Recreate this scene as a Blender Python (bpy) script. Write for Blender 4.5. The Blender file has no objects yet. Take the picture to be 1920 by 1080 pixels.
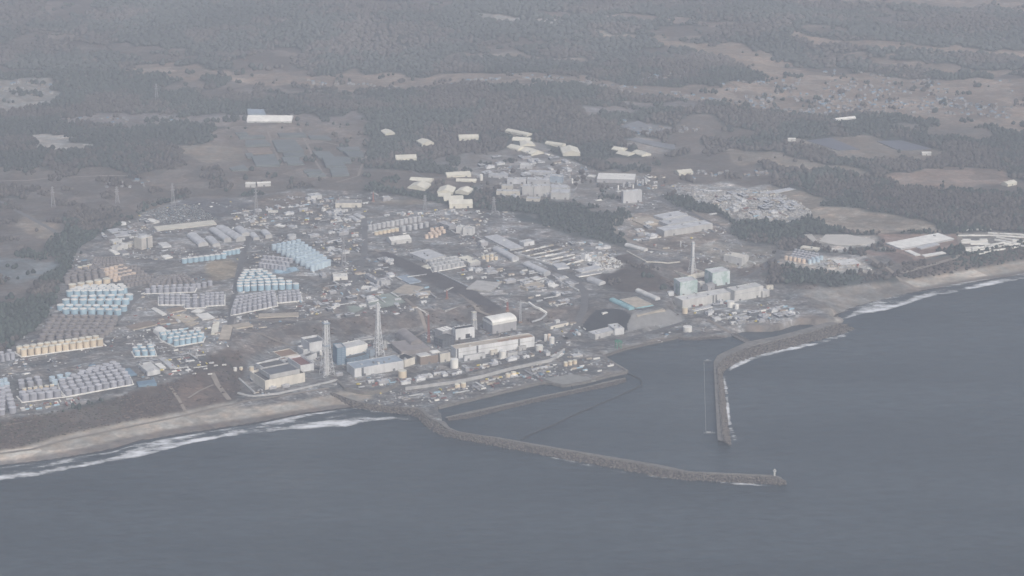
import bpy, math, random
import numpy as np
random.seed(7); RNG = np.random.default_rng(7)
SC = bpy.context.scene
# ------------------------------------------------------------------ camera
CAMZ = 1640.0; PITCH = math.radians(17.5); F = 4500.0
cam_d = bpy.data.cameras.new('camera'); cam = bpy.data.objects.new('camera', cam_d)
SC.collection.objects.link(cam); SC.camera = cam
cam.location = (0, 0, CAMZ); cam.rotation_euler = (math.pi/2 - PITCH, 0, 0)
cam_d.sensor_width = 36; cam_d.lens = F/1920*36; cam_d.clip_start = 5; cam_d.clip_end = 90000
# ------------------------------------------------------------------ light
SUN_EL, SUN_AZ = math.radians(38), math.radians(150)
w = bpy.data.worlds.new('World'); SC.world = w; w.use_nodes = True
nt = w.node_tree; bg = nt.nodes['Background']
sky = nt.nodes.new('ShaderNodeTexSky'); sky.sky_type = 'NISHITA'; sky.sun_disc = False
sky.sun_elevation = SUN_EL; sky.sun_rotation = SUN_AZ; sky.air_density = 1.0; sky.dust_density = 5.0; sky.ozone_density = 1.0
nt.links.new(sky.outputs[0], bg.inputs[0]); bg.inputs[1].default_value = 0.095
sl = bpy.data.lights.new('sun', 'SUN'); sun = bpy.data.objects.new('sun', sl); SC.collection.objects.link(sun)
sl.energy = 1.5; sl.angle = math.radians(10); sl.color = (1, .98, .95)
sun.rotation_euler = (math.pi/2 - SUN_EL, 0, math.pi - SUN_AZ)
SC.view_settings.view_transform = 'Standard'; SC.view_settings.look = 'None'
SC.view_settings.exposure = 0.46; SC.view_settings.gamma = 1.0
SC.cycles.max_bounces = 4; SC.cycles.volume_bounces = 1; SC.cycles.transparent_max_bounces = 6
HAZE_DENSITY = .79e-4; HAZE_COL = (.82, .885, .995, 1)
# ------------------------------------------------------------------ pixel helpers (1920x1080 map tracing)
FW = np.array([0, math.cos(PITCH), -math.sin(PITCH)]); UP = np.array([0, math.sin(PITCH), math.cos(PITCH)])
def ray(x, y):
    return FW + np.array([(x-960)/F, 0, 0]) + UP*((540-y)/F)
def GZ(x, y, z):
    d = ray(x, y); t = (z-CAMZ)/d[2]; return (d[0]*t, d[1]*t)
def GZs(pts, z): return [GZ(x, y, z) for x, y in pts]
# ------------------------------------------------------------------ terrain grid
ST = 7.0
xs = np.arange(-1960, 1961, ST); ys = np.arange(3500, 9001, ST)
ox = []; v = 1960; s = 60
while v < 26000: v += s; ox.append(v); s *= 1.5
ox = np.array(ox)
XS = np.concatenate([-ox[::-1], xs, ox])
oyn = np.array([3300, 3000, 2400, 1200, -2000, -8000, -22000.])[::-1]
oy = []; v = 9000; s = 60
while v < 34000: v += s; oy.append(v); s *= 1.45
YS = np.concatenate([oyn, ys, np.array(oy)])
GX, GY = np.meshgrid(XS, YS)
def inpoly(px, py, poly):
    r = np.zeros(px.shape, bool); n = len(poly)
    bx0 = min(p[0] for p in poly); bx1 = max(p[0] for p in poly); by0 = min(p[1] for p in poly); by1 = max(p[1] for p in poly)
    m = (px >= bx0) & (px <= bx1) & (py >= by0) & (py <= by1)
    if not m.any(): return r
    x = px[m]; y = py[m]; q = np.zeros(x.shape, bool)
    for i in range(n):
        x0, y0 = poly[i]; x1, y1 = poly[(i+1) % n]
        c = ((y0 > y) != (y1 > y))
        if y1 != y0: q ^= c & (x < (x1-x0)*(y-y0)/(y1-y0)+x0)
    r[m] = q; return r
def linedist(px, py, pts, zs=None):
    best = np.full(px.shape, 1e9); zz = np.zeros(px.shape)
    for i in range(len(pts)-1):
        (x0, y0), (x1, y1) = pts[i], pts[i+1]; dx, dy = x1-x0, y1-y0; L = dx*dx+dy*dy+1e-9
        t = np.clip(((px-x0)*dx+(py-y0)*dy)/L, 0, 1)
        d = np.hypot(px-x0-t*dx, py-y0-t*dy)
        if zs is not None: zz = np.where(d < best, zs[i]+(zs[i+1]-zs[i])*t, zz)
        best = np.minimum(best, d)
    return best, zz
# coast (all pixels of the photograph, at the height given)
SHORE_S = [(-900, 1035), (-300, 925), (0, 873), (119, 859), (211, 842), (258, 827), (400, 805), (480, 793), (560, 777), (640, 766), (690, 761)]
SHORE_MID = [(760, 770), (790, 790), (800, 796), (838, 792), (826, 772), (822, 764), (900, 745), (1015, 717), (1045, 720), (1056, 723), (1100, 715), (1140, 704), (1176, 697), (1130, 667), (1170, 654), (1245, 638), (1272, 631), (1290, 636), (1360, 631), (1378, 633), (1400, 644), (1408, 641), (1392, 628), (1400, 617), (1425, 615), (1450, 620), (1480, 613), (1502, 603), (1528, 600), (1562, 606)]
SHORE_N = [(1557, 596), (1600, 577), (1650, 563), (1715, 548), (1800, 533), (1917, 515), (2300, 450), (3000, 330)]
landpoly = GZs(SHORE_S+SHORE_MID+SHORE_N, 0)
landpoly = landpoly + [(30000, landpoly[-1][1]+12000), (30000, 60000), (-30000, 60000), (-30000, landpoly[0][1]-9000)]
land = inpoly(GX, GY, landpoly)
shoreS = GZs(SHORE_S, 0); shoreN = GZs(SHORE_N, 0); shoreM = GZs([SHORE_S[-1]]+SHORE_MID+[SHORE_N[0]], 0)
shoreS = [(-30000, shoreS[0][1]-9000)]+shoreS; shoreN = shoreN+[(30000, shoreN[-1][1]+12000)]
dS, _ = linedist(GX, GY, shoreS); dN, _ = linedist(GX, GY, shoreN); dM, _ = linedist(GX, GY, shoreM)
Z = np.where(land, 33.0, -8.0); known = np.ones(GX.shape, bool)
PLATEAU_EDGE = [(-900, 960), (-300, 845), (0, 789), (39, 783), (133, 767), (194, 755), (250, 732), (345, 710), (372, 682), (430, 645), (520, 613), (600, 603), (700, 592), (790, 582), (870, 570), (935, 578), (1000, 582), (1060, 575), (1085, 560), (1108, 572), (1114, 582), (1140, 580), (1172, 582), (1187, 590), (1250, 575), (1262, 562), (1250, 545), (1228, 515), (1240, 492), (1330, 478), (1440, 470), (1452, 498), (1560, 503), (1640, 507), (1680, 497), (1720, 490), (1810, 475), (1920, 457), (2300, 395), (3000, 280)]
pe = GZs(PLATEAU_EDGE, 33)
plateau = inpoly(GX, GY, pe+[(30000, pe[-1][1]+12000), (30000, 60000), (-30000, 60000), (-30000, pe[0][1]-9000)])
known = plateau | (~land)
known &= ~((~land) & ((dS < 70) | (dN < 70)))
Z = np.where(plateau, 33.0, np.where(land, 8.0, -8.0))
def anchor_poly(poly, z):
    global Z, known
    m = inpoly(GX, GY, GZs(poly, z)); Z = np.where(m, z, Z); known |= m
def anchor_line(pts, zs, wd=6):
    global Z, known
    if not hasattr(zs, '__len__'): zs = [zs]*len(pts)
    wp = [GZ(x, y, z) for (x, y), z in zip(pts, zs)]
    d, zz = linedist(GX, GY, wp, zs); m = d < wd; Z = np.where(m, zz, Z); known |= m
anchor_line(SHORE_S, 0); anchor_line(SHORE_N, 0)
anchor_line([(-900, 1000), (-300, 898), (0, 847), (42, 842), (119, 819), (250, 792), (347, 774), (417, 758), (450, 753)], 5)
anchor_line([(1560, 560), (1640, 548), (1700, 528), (1800, 513), (1917, 492), (2300, 425), (3000, 305)], 5)
anchor_poly([(443, 752), (617, 722), (650, 714), (760, 716), (900, 690), (1010, 666), (1050, 652), (1078, 628), (1072, 610), (1000, 613), (940, 604), (880, 603), (830, 612), (720, 624), (640, 634), (565, 640), (500, 660), (455, 690)], 10)
anchor_poly([(628, 737), (690, 737), (760, 724), (900, 701), (1010, 680), (1050, 662), (1105, 652), (1130, 664), (1174, 694), (1140, 702), (1100, 713), (1054, 720), (1015, 715), (900, 743), (820, 762), (832, 785), (800, 790), (765, 768), (700, 752), (650, 746)], 4)
anchor_poly([(1075, 655), (1100, 630), (1175, 632), (1290, 606), (1330, 620), (1375, 626), (1360, 629), (1290, 633), (1272, 628), (1243, 636), (1170, 652), (1135, 660)], 5)
anchor_poly([(1265, 590), (1258, 560), (1262, 525), (1330, 515), (1440, 525), (1500, 548), (1560, 575), (1558, 598), (1540, 600), (1500, 598), (1450, 612), (1400, 612), (1330, 598), (1300, 600)], 12)
anchor_poly([(1100, 622), (1172, 616), (1178, 630), (1092, 634)], 6)
for it in range(700):
    A = Z.copy(); A[1:-1, 1:-1] = .25*(Z[:-2, 1:-1]+Z[2:, 1:-1]+Z[1:-1, :-2]+Z[1:-1, 2:]); Z = np.where(known, Z, A)
# value noise
def vnoise(x, y, sc, seed):
    r = np.random.default_rng(seed).random((256, 256)); x = x/sc+1000; y = y/sc+1000
    xi = np.floor(x).astype(int); yi = np.floor(y).astype(int); fx = x-xi; fy = y-yi
    fx = fx*fx*(3-2*fx); fy = fy*fy*(3-2*fy)
    g = lambda i, j: r[(yi+j) % 256, (xi+i) % 256]
    return (g(0, 0)*(1-fx)+g(1, 0)*fx)*(1-fy)+(g(0, 1)*(1-fx)+g(1, 1)*fx)*fy
inl = np.clip((GY-5800-0.15*(GX))/500, 0, 1)*plateau
Z = Z+inl*(26*(vnoise(GX, GY, 420, 1)-.5)+10*(vnoise(GX, GY, 130, 2)-.5)+6)+inl*np.clip((GY-7000)/2000, 0, 20)*12
for (bx, by, rx, ry, hh) in [(1080, 200, 170, 260, 30), (1300, 215, 200, 260, 26), (930, 190, 240, 230, 20), (470, 130, 300, 300, 18), (1300, 140, 260, 300, 34), (1640, 325, 230, 150, 18), (1590, 235, 260, 150, 16), (90, 300, 200, 200, 16), (300, 300, 200, 200, 14), (720, 330, 130, 200, 14), (1830, 380, 220, 120, 14), (1180, 515, 55, 60, 9), (1850, 260, 200, 160, 14), (1500, 60, 700, 300, 26), (700, 40, 900, 400, 30)]:
    cx, cy = GZ(bx, by, 40); Z = Z+hh*np.exp(-((GX-cx)/rx)**2-((GY-cy)/ry)**2)
Z = np.where(plateau & (inl <= 0), Z+1.2*(vnoise(GX, GY, 60, 5)-.5), Z)
def HGT(x, y):
    x = np.asarray(x, float); y = np.asarray(y, float)
    i = np.clip(np.searchsorted(XS, x)-1, 0, len(XS)-2); j = np.clip(np.searchsorted(YS, y)-1, 0, len(YS)-2)
    fx = np.clip((x-XS[i])/(XS[i+1]-XS[i]), 0, 1); fy = np.clip((y-YS[j])/(YS[j+1]-YS[j]), 0, 1)
    return (Z[j, i]*(1-fx)+Z[j, i+1]*fx)*(1-fy)+(Z[j+1, i]*(1-fx)+Z[j+1, i+1]*fx)*fy
def G(x, y):
    """ground point seen at a pixel of the photograph"""
    d = ray(x, y); t0 = (140-CAMZ)/d[2]; t1 = (-9-CAMZ)/d[2]
    t = np.linspace(t0, t1, 160); h = CAMZ+d[2]*t-np.maximum(HGT(d[0]*t, d[1]*t), 0)
    k = np.argmax(h <= 0); k = max(k, 1)
    a, b = t[k-1], t[k]; ha, hb = h[k-1], h[k]
    tt = a+(b-a)*(ha/(ha-hb+1e-9)); return (d[0]*tt, d[1]*tt, CAMZ+d[2]*tt)
def G2(x, y): return G(x, y)[:2]
def Gs(pts): return [G2(x, y) for x, y in pts]
def ZF(ox_, oy_, s_): return lambda x, y: (ox_+x/s_, oy_+y/s_)
FULL = ZF(0, 0, 1)
Z1 = ZF(0, 440, 4); Z2 = ZF(0, 600, 3.6); Z3 = ZF(100, 340, 4); Z4 = ZF(420, 340, 4); Z5 = ZF(380, 540, 4); Z6 = ZF(780, 520, 4); Z7 = ZF(820, 380, 4); Z8 = ZF(1180, 420, 4)
N1 = ZF(1100, 300, 4); N2 = ZF(1440, 380, 4); N3 = ZF(660, 210, 4); N4 = ZF(1060, 200, 4); N5 = ZF(1440, 180, 4); N8 = ZF(300, 190, 4)
A1 = ZF(760, 680, 4); A2 = ZF(1160, 580, 3); A3 = ZF(0, 180, 4); A4 = ZF(540, 620, 6); A5 = ZF(430, 580, 6); A6 = ZF(780, 560, 6.75); A7 = ZF(880, 290, 5.647); A8 = ZF(1240, 440, 8)
# ------------------------------------------------------------------ materials
MATS = {}
def nmat(name, rgb, rough=.85, var=.18, sc=.08, metal=0, streak=0.0, spec=.3):
    if name in MATS: return MATS[name]
    m = bpy.data.materials.new(name); m.use_nodes = True; t = m.node_tree; b = t.nodes['Principled BSDF']
    b.inputs['Roughness'].default_value = rough; b.inputs['Metallic'].default_value = metal
    b.inputs['Specular IOR Level'].default_value = spec
    geo = t.nodes.new('ShaderNodeNewGeometry'); n = t.nodes.new('ShaderNodeTexNoise'); n.inputs['Scale'].default_value = sc
    n.inputs['Detail'].default_value = 5; n.inputs['Roughness'].default_value = .65
    mp = t.nodes.new('ShaderNodeMapping'); mp.inputs['Scale'].default_value = (1, 1, .35 if streak else 1)
    t.links.new(geo.outputs['Position'], mp.inputs[0]); t.links.new(mp.outputs[0], n.inputs['Vector'])
    r = t.nodes.new('ShaderNodeMapRange'); r.inputs[1].default_value = .3; r.inputs[2].default_value = .7
    r.inputs[3].default_value = 1-var; r.inputs[4].default_value = 1+var
    oi = t.nodes.new('ShaderNodeObjectInfo'); r2 = t.nodes.new('ShaderNodeMapRange'); r2.inputs[3].default_value = .88; r2.inputs[4].default_value = 1.08
    t.links.new(oi.outputs['Random'], r2.inputs[0])
    t.links.new(n.outputs[0], r.inputs[0]); mu = t.nodes.new('ShaderNodeMath'); mu.operation = 'MULTIPLY'
    t.links.new(r.outputs[0], mu.inputs[0]); t.links.new(r2.outputs[0], mu.inputs[1])
    vm = t.nodes.new('ShaderNodeVectorMath'); vm.operation = 'SCALE'; vm.inputs[0].default_value = rgb
    t.links.new(mu.outputs[0], vm.inputs['Scale']); t.links.new(vm.outputs[0], b.inputs['Base Color'])
    MATS[name] = m; return m
PAL = dict(white=(.78, .77, .72), cream=(.72, .62, .47), peach=(.70, .57, .46), blue=(.36, .51, .60), paleblue=(.50, .61, .68), tankgrey=(.36, .37, .41), tanktop=(.50, .50, .52), browngrey=(.26, .24, .235), offwhite=(.60, .60, .58),
    grey=(.36, .36, .37), lightgrey=(.48, .49, .50), bluegrey=(.30, .36, .42), darkgrey=(.12, .13, .145), black=(.035, .037, .04), roofdark=(.10, .10, .10), roofgrey=(.26, .26, .265), wallcream=(.60, .57, .50),
    wallgrey=(.46, .46, .45), wallpale=(.62, .63, .63), brown=(.24, .19, .155), redbrown=(.20, .10, .09), teal=(.24, .42, .45), steelblue=(.16, .25, .33), beige=(.44, .39, .32), greenwhite=(.5, .58, .57), red=(.36, .13, .10), tent=(.69, .665, .565), concrete=(.42, .41, .39), rust=(.30, .2, .14),
    rock=(.17, .155, .14), green=(.05, .25, .15), yellow=(.55, .45, .12), stockpile=(.145, .165, .165), soil=(.26, .19, .14))
def M(k):
    if k == 'greenwhite': return gw_mat()
    return nmat(k, PAL[k], .8, .14 if k in ('white', 'tent', 'blue', 'paleblue', 'cream', 'peach') else .22, .07, streak=1)
def gw_mat():
    if 'greenwhite' in MATS: return MATS['greenwhite']
    m = nmat('greenwhite', PAL['greenwhite']); t = m.node_tree; b = t.nodes['Principled BSDF']
    geo = t.nodes.new('ShaderNodeNewGeometry'); n = t.nodes.new('ShaderNodeTexNoise'); n.inputs['Scale'].default_value = .09; n.inputs['Detail'].default_value = 2
    t.links.new(geo.outputs['Position'], n.inputs['Vector']); r = t.nodes.new('ShaderNodeValToRGB')
    r.color_ramp.elements[0].position = .42; r.color_ramp.elements[0].color = (.38, .50, .47, 1); r.color_ramp.elements[1].position = .58; r.color_ramp.elements[1].color = (.60, .67, .67, 1)
    t.links.new(n.outputs[0], r.inputs[0]); t.links.new(r.outputs[0], b.inputs['Base Color']); return m
CLEAR = []
# ------------------------------------------------------------------ mesh helpers
COL = SC.collection
def mesh(name, V, Fc, mats, midx=None, smooth=False):
    me = bpy.data.meshes.new(name); me.from_pydata([tuple(map(float, v)) for v in V], [], [tuple(int(i) for i in f) for f in Fc])
    for m in (mats if isinstance(mats, (list, tuple)) else [mats]): me.materials.append(m)
    if midx is not None: me.polygons.foreach_set('material_index', midx)
    if smooth: me.polygons.foreach_set('use_smooth', [True]*len(me.polygons))
    me.update(); return me
def link(name, me, parent=None, loc=None, rz=0, scale=None):
    o = bpy.data.objects.new(name, me); COL.objects.link(o)
    if parent is not None: o.parent = parent
    if loc is not None: o.location = loc
    if rz: o.rotation_euler = (0, 0, rz)
    if scale is not None: o.scale = scale
    return o
def tag(o, label, cat, group=None, kind=None):
    if label: o['label'] = label
    if cat: o['category'] = cat
    if group: o['group'] = group
    if kind: o['kind'] = kind
    return o
class MB:
    def __init__(s): s.V = []; s.F = []; s.M = []
    def add(s, V, Fc, m=0):
        o = len(s.V); s.V += [tuple(v) for v in V]; s.F += [tuple(i+o for i in f) for f in Fc]; s.M += [m]*len(Fc); return s
    def box(s, x0, x1, y0, y1, z0, z1, m=0, top=None):
        V = [(x0, y0, z0), (x1, y0, z0), (x1, y1, z0), (x0, y1, z0), (x0, y0, z1), (x1, y0, z1), (x1, y1, z1), (x0, y1, z1)]
        s.add(V, [(0, 3, 2, 1), (0, 1, 5, 4), (1, 2, 6, 5), (2, 3, 7, 6), (3, 0, 4, 7)], m)
        n = len(s.V)-8; s.F.append((n+4, n+5, n+6, n+7)); s.M.append(m if top is None else top); return s
    def cyl(s, x, y, z0, z1, r0, r1, n=12, m=0, cap=True):
        V = []; 
        for k in range(n):
            a = 2*math.pi*k/n; V += [(x+r0*math.cos(a), y+r0*math.sin(a), z0), (x+r1*math.cos(a), y+r1*math.sin(a), z1)]
        Fc = [(2*k, (2*k+2) % (2*n), (2*k+3) % (2*n), 2*k+1) for k in range(n)]
        if cap: Fc.append(tuple(2*k+1 for k in range(n)))
        return s.add(V, Fc, m)
    def bar(s, a, b, r, m=0):
        a = np.array(a, float); b = np.array(b, float); d = b-a; L = np.linalg.norm(d); d /= L
        u = np.cross(d, (0, 0, 1)); 
        if np.linalg.norm(u) < 1e-3: u = np.array([1., 0, 0])
        u /= np.linalg.norm(u); v_ = np.cross(d, u)
        V = [p+r*(su*u+sv*v_) for p in (a, b) for su, sv in ((-1, -1), (1, -1), (1, 1), (-1, 1))]
        return s.add(V, [(0, 1, 5, 4), (1, 2, 6, 5), (2, 3, 7, 6), (3, 0, 4, 7), (3, 2, 1, 0), (4, 5, 6, 7)], m)
    def build(s, name, mats, parent=None, smooth=False, **k):
        return link(name, mesh(name, s.V, s.F, mats, s.M, smooth), parent, **k)
def empty(name, loc, rz=0): return link(name, None, None, loc, rz)
# ------------------------------------------------------------------ land cover
def W2(x, y): return Gs([(x, y)])[0]
C_FIELD = (.130, .113, .100); C_PLANT = (.185, .18, .175); C_FOREST = (.050, .060, .056); C_SAND = (.42, .38, .325); C_WET = (.17, .15, .135)
C_SOIL = (.165, .14, .122); C_SCRUB = (.085, .07, .062); C_CONC = (.33, .32, .305); C_TAN = (.25, .215, .175); C_TOWN = (.19, .175, .17); C_PALE = (.36, .34, .31); C_ASPH = (.10, .10, .105)
col = np.zeros(GX.shape+(3,)); clut = np.zeros(GX.shape); tree = np.zeros(GX.shape)
n1 = vnoise(GX, GY, 260, 11)+.5*vnoise(GX, GY, 90, 12); n1 /= 1.5
def paint(poly, c=None, cl=None, tr=None, z=None, wob=0, fr=FULL):
    pts = Gs([fr(x, y) for x, y in poly]) if z is None else GZs([fr(x, y) for x, y in poly], z)
    if wob:
        px = GX+wob*2*(vnoise(GX, GY, wob*2.5, 21)-.5); py = GY+wob*4*(vnoise(GX, GY, wob*2.5, 22)-.5)
    else: px, py = GX, GY
    m = inpoly(px, py, pts)
    if c is not None: col[m] = c
    if cl is not None: clut[m] = cl
    if tr is not None: tree[m] = tr
    return m
col[:] = C_FOREST; tree[:] = .92; clut[:] = 0
gap = (n1 > .68) & (GY > 5600); col[gap] = C_FIELD; tree[gap] = .12
WB = 22
FIELD = lambda p, c=C_FIELD, tr=.02, cl=.25: paint(p, c, cl, tr, wob=WB)
FIELD([(-300, 330), (120, 333), (250, 328), (330, 350), (250, 388), (130, 395), (115, 430), (95, 460), (90, 500), (50, 560), (-300, 640)], (.125, .11, .10), tr=.2)
FIELD([(-20, 352), (45, 357), (40, 378), (-20, 380)], C_FOREST, .9, 0)
FIELD([(30, 395), (60, 400), (100, 440), (80, 450), (40, 430)], C_TAN)
FIELD([(-20, 480), (60, 480), (95, 500), (90, 520), (20, 530), (-20, 520)], (.15, .165, .17))
FIELD([(52, 255), (110, 250), (140, 262), (170, 274), (160, 286), (120, 290), (70, 276)], C_PALE, 0)
FIELD([(225, 128), (330, 122), (450, 137), (560, 142), (660, 133), (760, 142), (960, 137), (1100, 145), (1250, 165), (1380, 160), (1460, 130), (1560, 138), (1700, 143), (2100, 155), (2100, 262), (1800, 240), (1650, 214), (1500, 214), (1450, 206), (1330, 195), (1180, 175), (1100, 165), (960, 158), (800, 163), (640, 168), (500, 155), (400, 152), (300, 142)], (.235, .19, .155), .05)
FIELD([(1190, 62), (1290, 78), (1400, 84), (1500, 125), (1450, 142), (1400, 130), (1350, 105), (1290, 93)], (.27, .215, .17), .02)
FIELD([(1250, -40), (2100, -40), (2100, 22), (1700, 12), (1500, 4)], (.24, .2, .17), .1)
FIELD([(1480, 62), (1700, 82), (1920, 100), (2100, 112), (2100, 118), (1900, 106), (1650, 92), (1480, 70)], (.27, .215, .175), .03)
FIELD([(700, 108), (900, 96), (1100, 112), (1240, 122), (1230, 128), (1080, 120), (900, 106), (720, 116)], (.2, .17, .145), .3)
FIELD([(1560, 100), (1750, 118), (1920, 132), (2100, 140), (2100, 146), (1900, 140), (1700, 126), (1560, 108)], (.24, .195, .16), .05)
FIELD([(1000, 20), (1250, 34), (1420, 46), (1420, 51), (1230, 41), (1000, 27)], (.22, .18, .155), .1)
FIELD([(880, 28), (930, 22), (1000, 36), (1060, 34), (1060, 40), (960, 46)], C_PALE, .05)
FIELD([(900, 80), (960, 78), (960, 100), (900, 96)], C_FIELD, .3)
FIELD([(1090, 58), (1190, 62), (1190, 70), (1100, 66)], C_TAN, .05)
FIELD([(100, 75), (300, 90), (380, 110), (300, 118), (180, 100)], C_FIELD, .35)
FIELD([(400, 236), (560, 214), (680, 214), (692, 290), (672, 345), (480, 342), (330, 300), (340, 276), (400, 270)], C_SOIL, .03)
FIELD([(335, 286), (360, 270), (460, 278), (468, 296), (405, 306), (380, 296)], C_TAN, 0)
FIELD([(230, 342), (480, 338), (600, 346), (480, 362), (250, 372)], C_FIELD, .15)
FIELD([(290, 330), (420, 318), (480, 330), (460, 345), (300, 345)], C_FIELD, .1)
FIELD([(-60, 152), (105, 150), (112, 176), (80, 200), (-60, 205)], (.25, .24, .22), .08)
FIELD([(110, 222), (200, 214), (460, 218), (680, 210), (680, 232), (460, 236), (330, 232), (200, 240)], (.2, .18, .17), .15)
FIELD([(1362, 284), (1480, 292), (1640, 324), (1620, 334), (1450, 312), (1365, 300)], C_TAN, .02)
FIELD([(1500, 260), (1600, 257), (1700, 264), (1765, 290), (1740, 302), (1600, 300), (1560, 286), (1470, 268)], (.21, .18, .15), .02)
FIELD([(1655, 332), (1770, 313), (1870, 316), (1905, 335), (1830, 352), (1760, 350), (1690, 342)], (.22, .17, .14), .03)
FIELD([(1290, 318), (1430, 318), (1500, 332), (1430, 345), (1300, 340)], C_FIELD, .15)
FIELD([(1230, 345), (1330, 345), (1450, 348), (1505, 380), (1532, 406), (1440, 421), (1380, 412), (1320, 387), (1265, 368)], C_CONC, 0, 1)
FIELD([(1440, 352), (1500, 358), (1560, 384), (1700, 405), (1760, 430), (1650, 441), (1560, 421), (1480, 386)], C_TAN, .0, .5)
FIELD([(1505, 437), (1560, 438), (1640, 446), (1645, 462), (1560, 466)], C_PALE, 0, .8)
FIELD([(1640, 442), (1790, 436), (1800, 472), (1720, 486), (1660, 468)], (.28, .2, .165), 0, .4)
FIELD([(1795, 430), (1920, 432), (2100, 430), (2100, 455), (1920, 466), (1812, 486), (1800, 460)], (.24, .225, .205), 0, .7)
FIELD([(1650, 465), (1720, 490), (1810, 480), (1808, 488), (1700, 512), (1620, 500)], (.17, .125, .11), .0)
FIELD([(1160, 240), (1220, 226), (1265, 240), (1200, 250)], (.2, .2, .2), .02)
FIELD([(1180, 258), (1240, 265), (1270, 285), (1230, 292), (1180, 275)], (.2, .185, .17), .1)
FIELD([(880, 300), (1000, 270), (1120, 322), (1230, 330), (1250, 362), (1200, 402), (1100, 388), (930, 378), (885, 345)], (.21, .2, .19), .06, .7)
FIELD([(1215, 320), (1260, 326), (1290, 345), (1240, 350)], C_SOIL, .02)
FIELD([(1100, 322), (1190, 320), (1200, 335), (1110, 330)], C_FIELD, .1)
FIELD([(1050, 205), (1200, 195), (1300, 190), (1330, 205), (1200, 215), (1100, 212)], C_TOWN, .3)
FIELD([(780, 300), (900, 285), (1000, 270), (1040, 280), (900, 318), (860, 330)], (.17, .16, .15), .4)
# industrial plateau and shore works
P_PLANT = [(150, 462), (190, 438), (270, 400), (330, 376), (480, 368), (560, 352), (700, 360), (780, 372), (880, 392), (1000, 402), (1080, 425), (1160, 425), (1180, 395), (1240, 362), (1300, 395), (1350, 415), (1440, 456), (1470, 470), (1660, 480), (1690, 505), (1450, 515), (1250, 600), (345, 722), (0, 800), (-300, 870), (-300, 760), (-60, 690), (0, 665), (85, 600), (105, 545), (130, 500)]
paint(P_PLANT, C_PLANT, 1, 0)
lowmask = (Z < 31) & (GX > GZ(430, 720, 10)[0]) & (GY < 5800) & land; col[lowmask] = (.19, .187, .183); clut[lowmask] = 1; tree[lowmask] = 0
m = (~land); col[m] = C_WET; tree[m] = 0; clut[m] = 0
# cliffs and beaches
dcl = (Z > 4) & (Z < 32) & (GX < GZ(443, 752, 10)[0]) & (GY < 5200); col[dcl] = C_SCRUB; clut[dcl] = 0; tree[dcl] = 0
pcl = [(335, 712), (350, 702), (420, 690), (445, 752), (350, 775), (330, 740)]
paint(pcl, (.13, .10, .085), .4, 0)
bS = (Z <= 5.5) & (dS < 260) & (GX < GZ(700, 750, 4)[0]) & (GY < 5000) & (dM > 25); col[bS] = C_SAND; clut[bS] = 0; tree[bS] = 0
bN = (Z <= 5.5) & (dN < 400) & (GX > GZ(1556, 590, 4)[0]); col[bN] = C_SAND; clut[bN] = 0; tree[bN] = 0
wet = (Z < 1.6) & (bS | bN); col[wet] = C_WET
cn = (Z > 5.5) & (Z < 31.5) & (GX > GZ(1690, 520, 5)[0]) & (GY < 7000); col[cn] = C_SCRUB; tree[cn] = .0; clut[cn] = 0
paint([(1500, 545), (1600, 535), (1690, 528), (1715, 546), (1650, 562), (1600, 576), (1557, 594), (1530, 575)], (.21, .195, .175), .3, 0)
blf = (Z > 13.5) & (Z < 31.8) & (inl <= 0) & (GX > GZ(440, 700, 20)[0]) & (GX < GZ(1700, 500, 20)[0]) & (GY < 5900); col[blf] = (.125, .112, .105); clut[blf] = .6; tree[blf] = 0
paint([(440, 660), (520, 613), (640, 600), (760, 588), (800, 545), (760, 550), (600, 560), (480, 600), (420, 640)], (.145, .135, .128), .8, 0)
paint([(1130, 500), (1150, 480), (1185, 474), (1205, 500), (1245, 520), (1240, 545), (1180, 552), (1120, 532)], C_SCRUB, 0, .35)
paint([(690, 480), (720, 482), (830, 515), (948, 588), (925, 592), (810, 536), (740, 498)], (.085, .078, .078), 0, .12)
paint([(1240, 362), (1275, 372), (1300, 392), (1370, 418), (1500, 418), (1540, 438), (1500, 450), (1470, 462), (1400, 455), (1330, 415), (1250, 378)], C_FOREST, 0, .85)
paint([(1000, 398), (1060, 408), (1100, 420), (1150, 425), (1190, 470), (1120, 452), (1060, 440), (1010, 420)], C_SCRUB, 0, .6)
paint([(905, 350), (960, 372), (1060, 378), (1100, 395), (1150, 400), (1165, 425), (1080, 422), (1000, 400), (900, 382)], C_FOREST, 0, .7)
paint([(1428, 512), (1460, 498), (1560, 506), (1640, 515), (1692, 518), (1680, 532), (1560, 540), (1440, 532)], C_FOREST, 0, .9)
paint([(1440, 470), (1462, 478), (1470, 500), (1440, 510), (1425, 500)], C_SCRUB, 0, .5)
paint([(1270, 395), (1340, 402), (1372, 418), (1330, 470), (1250, 472), (1180, 450), (1170, 420), (1190, 400)], (.23, .20, .175), .8, 0)
paint([(1195, 405), (1240, 402), (1230, 428), (1200, 432), (1180, 420)], C_TAN, .3, 0)
paint([(1300, 462), (1340, 452), (1450, 468), (1455, 480), (1420, 500), (1340, 500)], (.27, .25, .22), .6, 0)
paint([(1448, 492), (1475, 480), (1545, 480), (1615, 487), (1640, 512), (1560, 512), (1470, 500)], C_PALE, .7, 0)
paint([(386, 492), (430, 485), (450, 500), (440, 520), (400, 528), (385, 510)], (.27, .225, .165), .5, 0)
paint([(1080, 478), (1130, 476), (1172, 495), (1150, 512), (1090, 510)], C_PALE, .9, 0)
paint([(700, 376), (790, 374), (800, 384), (720, 382)], C_TAN, .3, 0)
paint([(480, 370), (560, 358), (600, 375), (500, 392), (460, 385)], C_SOIL, .6, 0)
paint([(300, 395), (350, 372), (420, 372), (480, 380), (440, 402), (340, 415)], C_ASPH, .6, 0)
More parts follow.
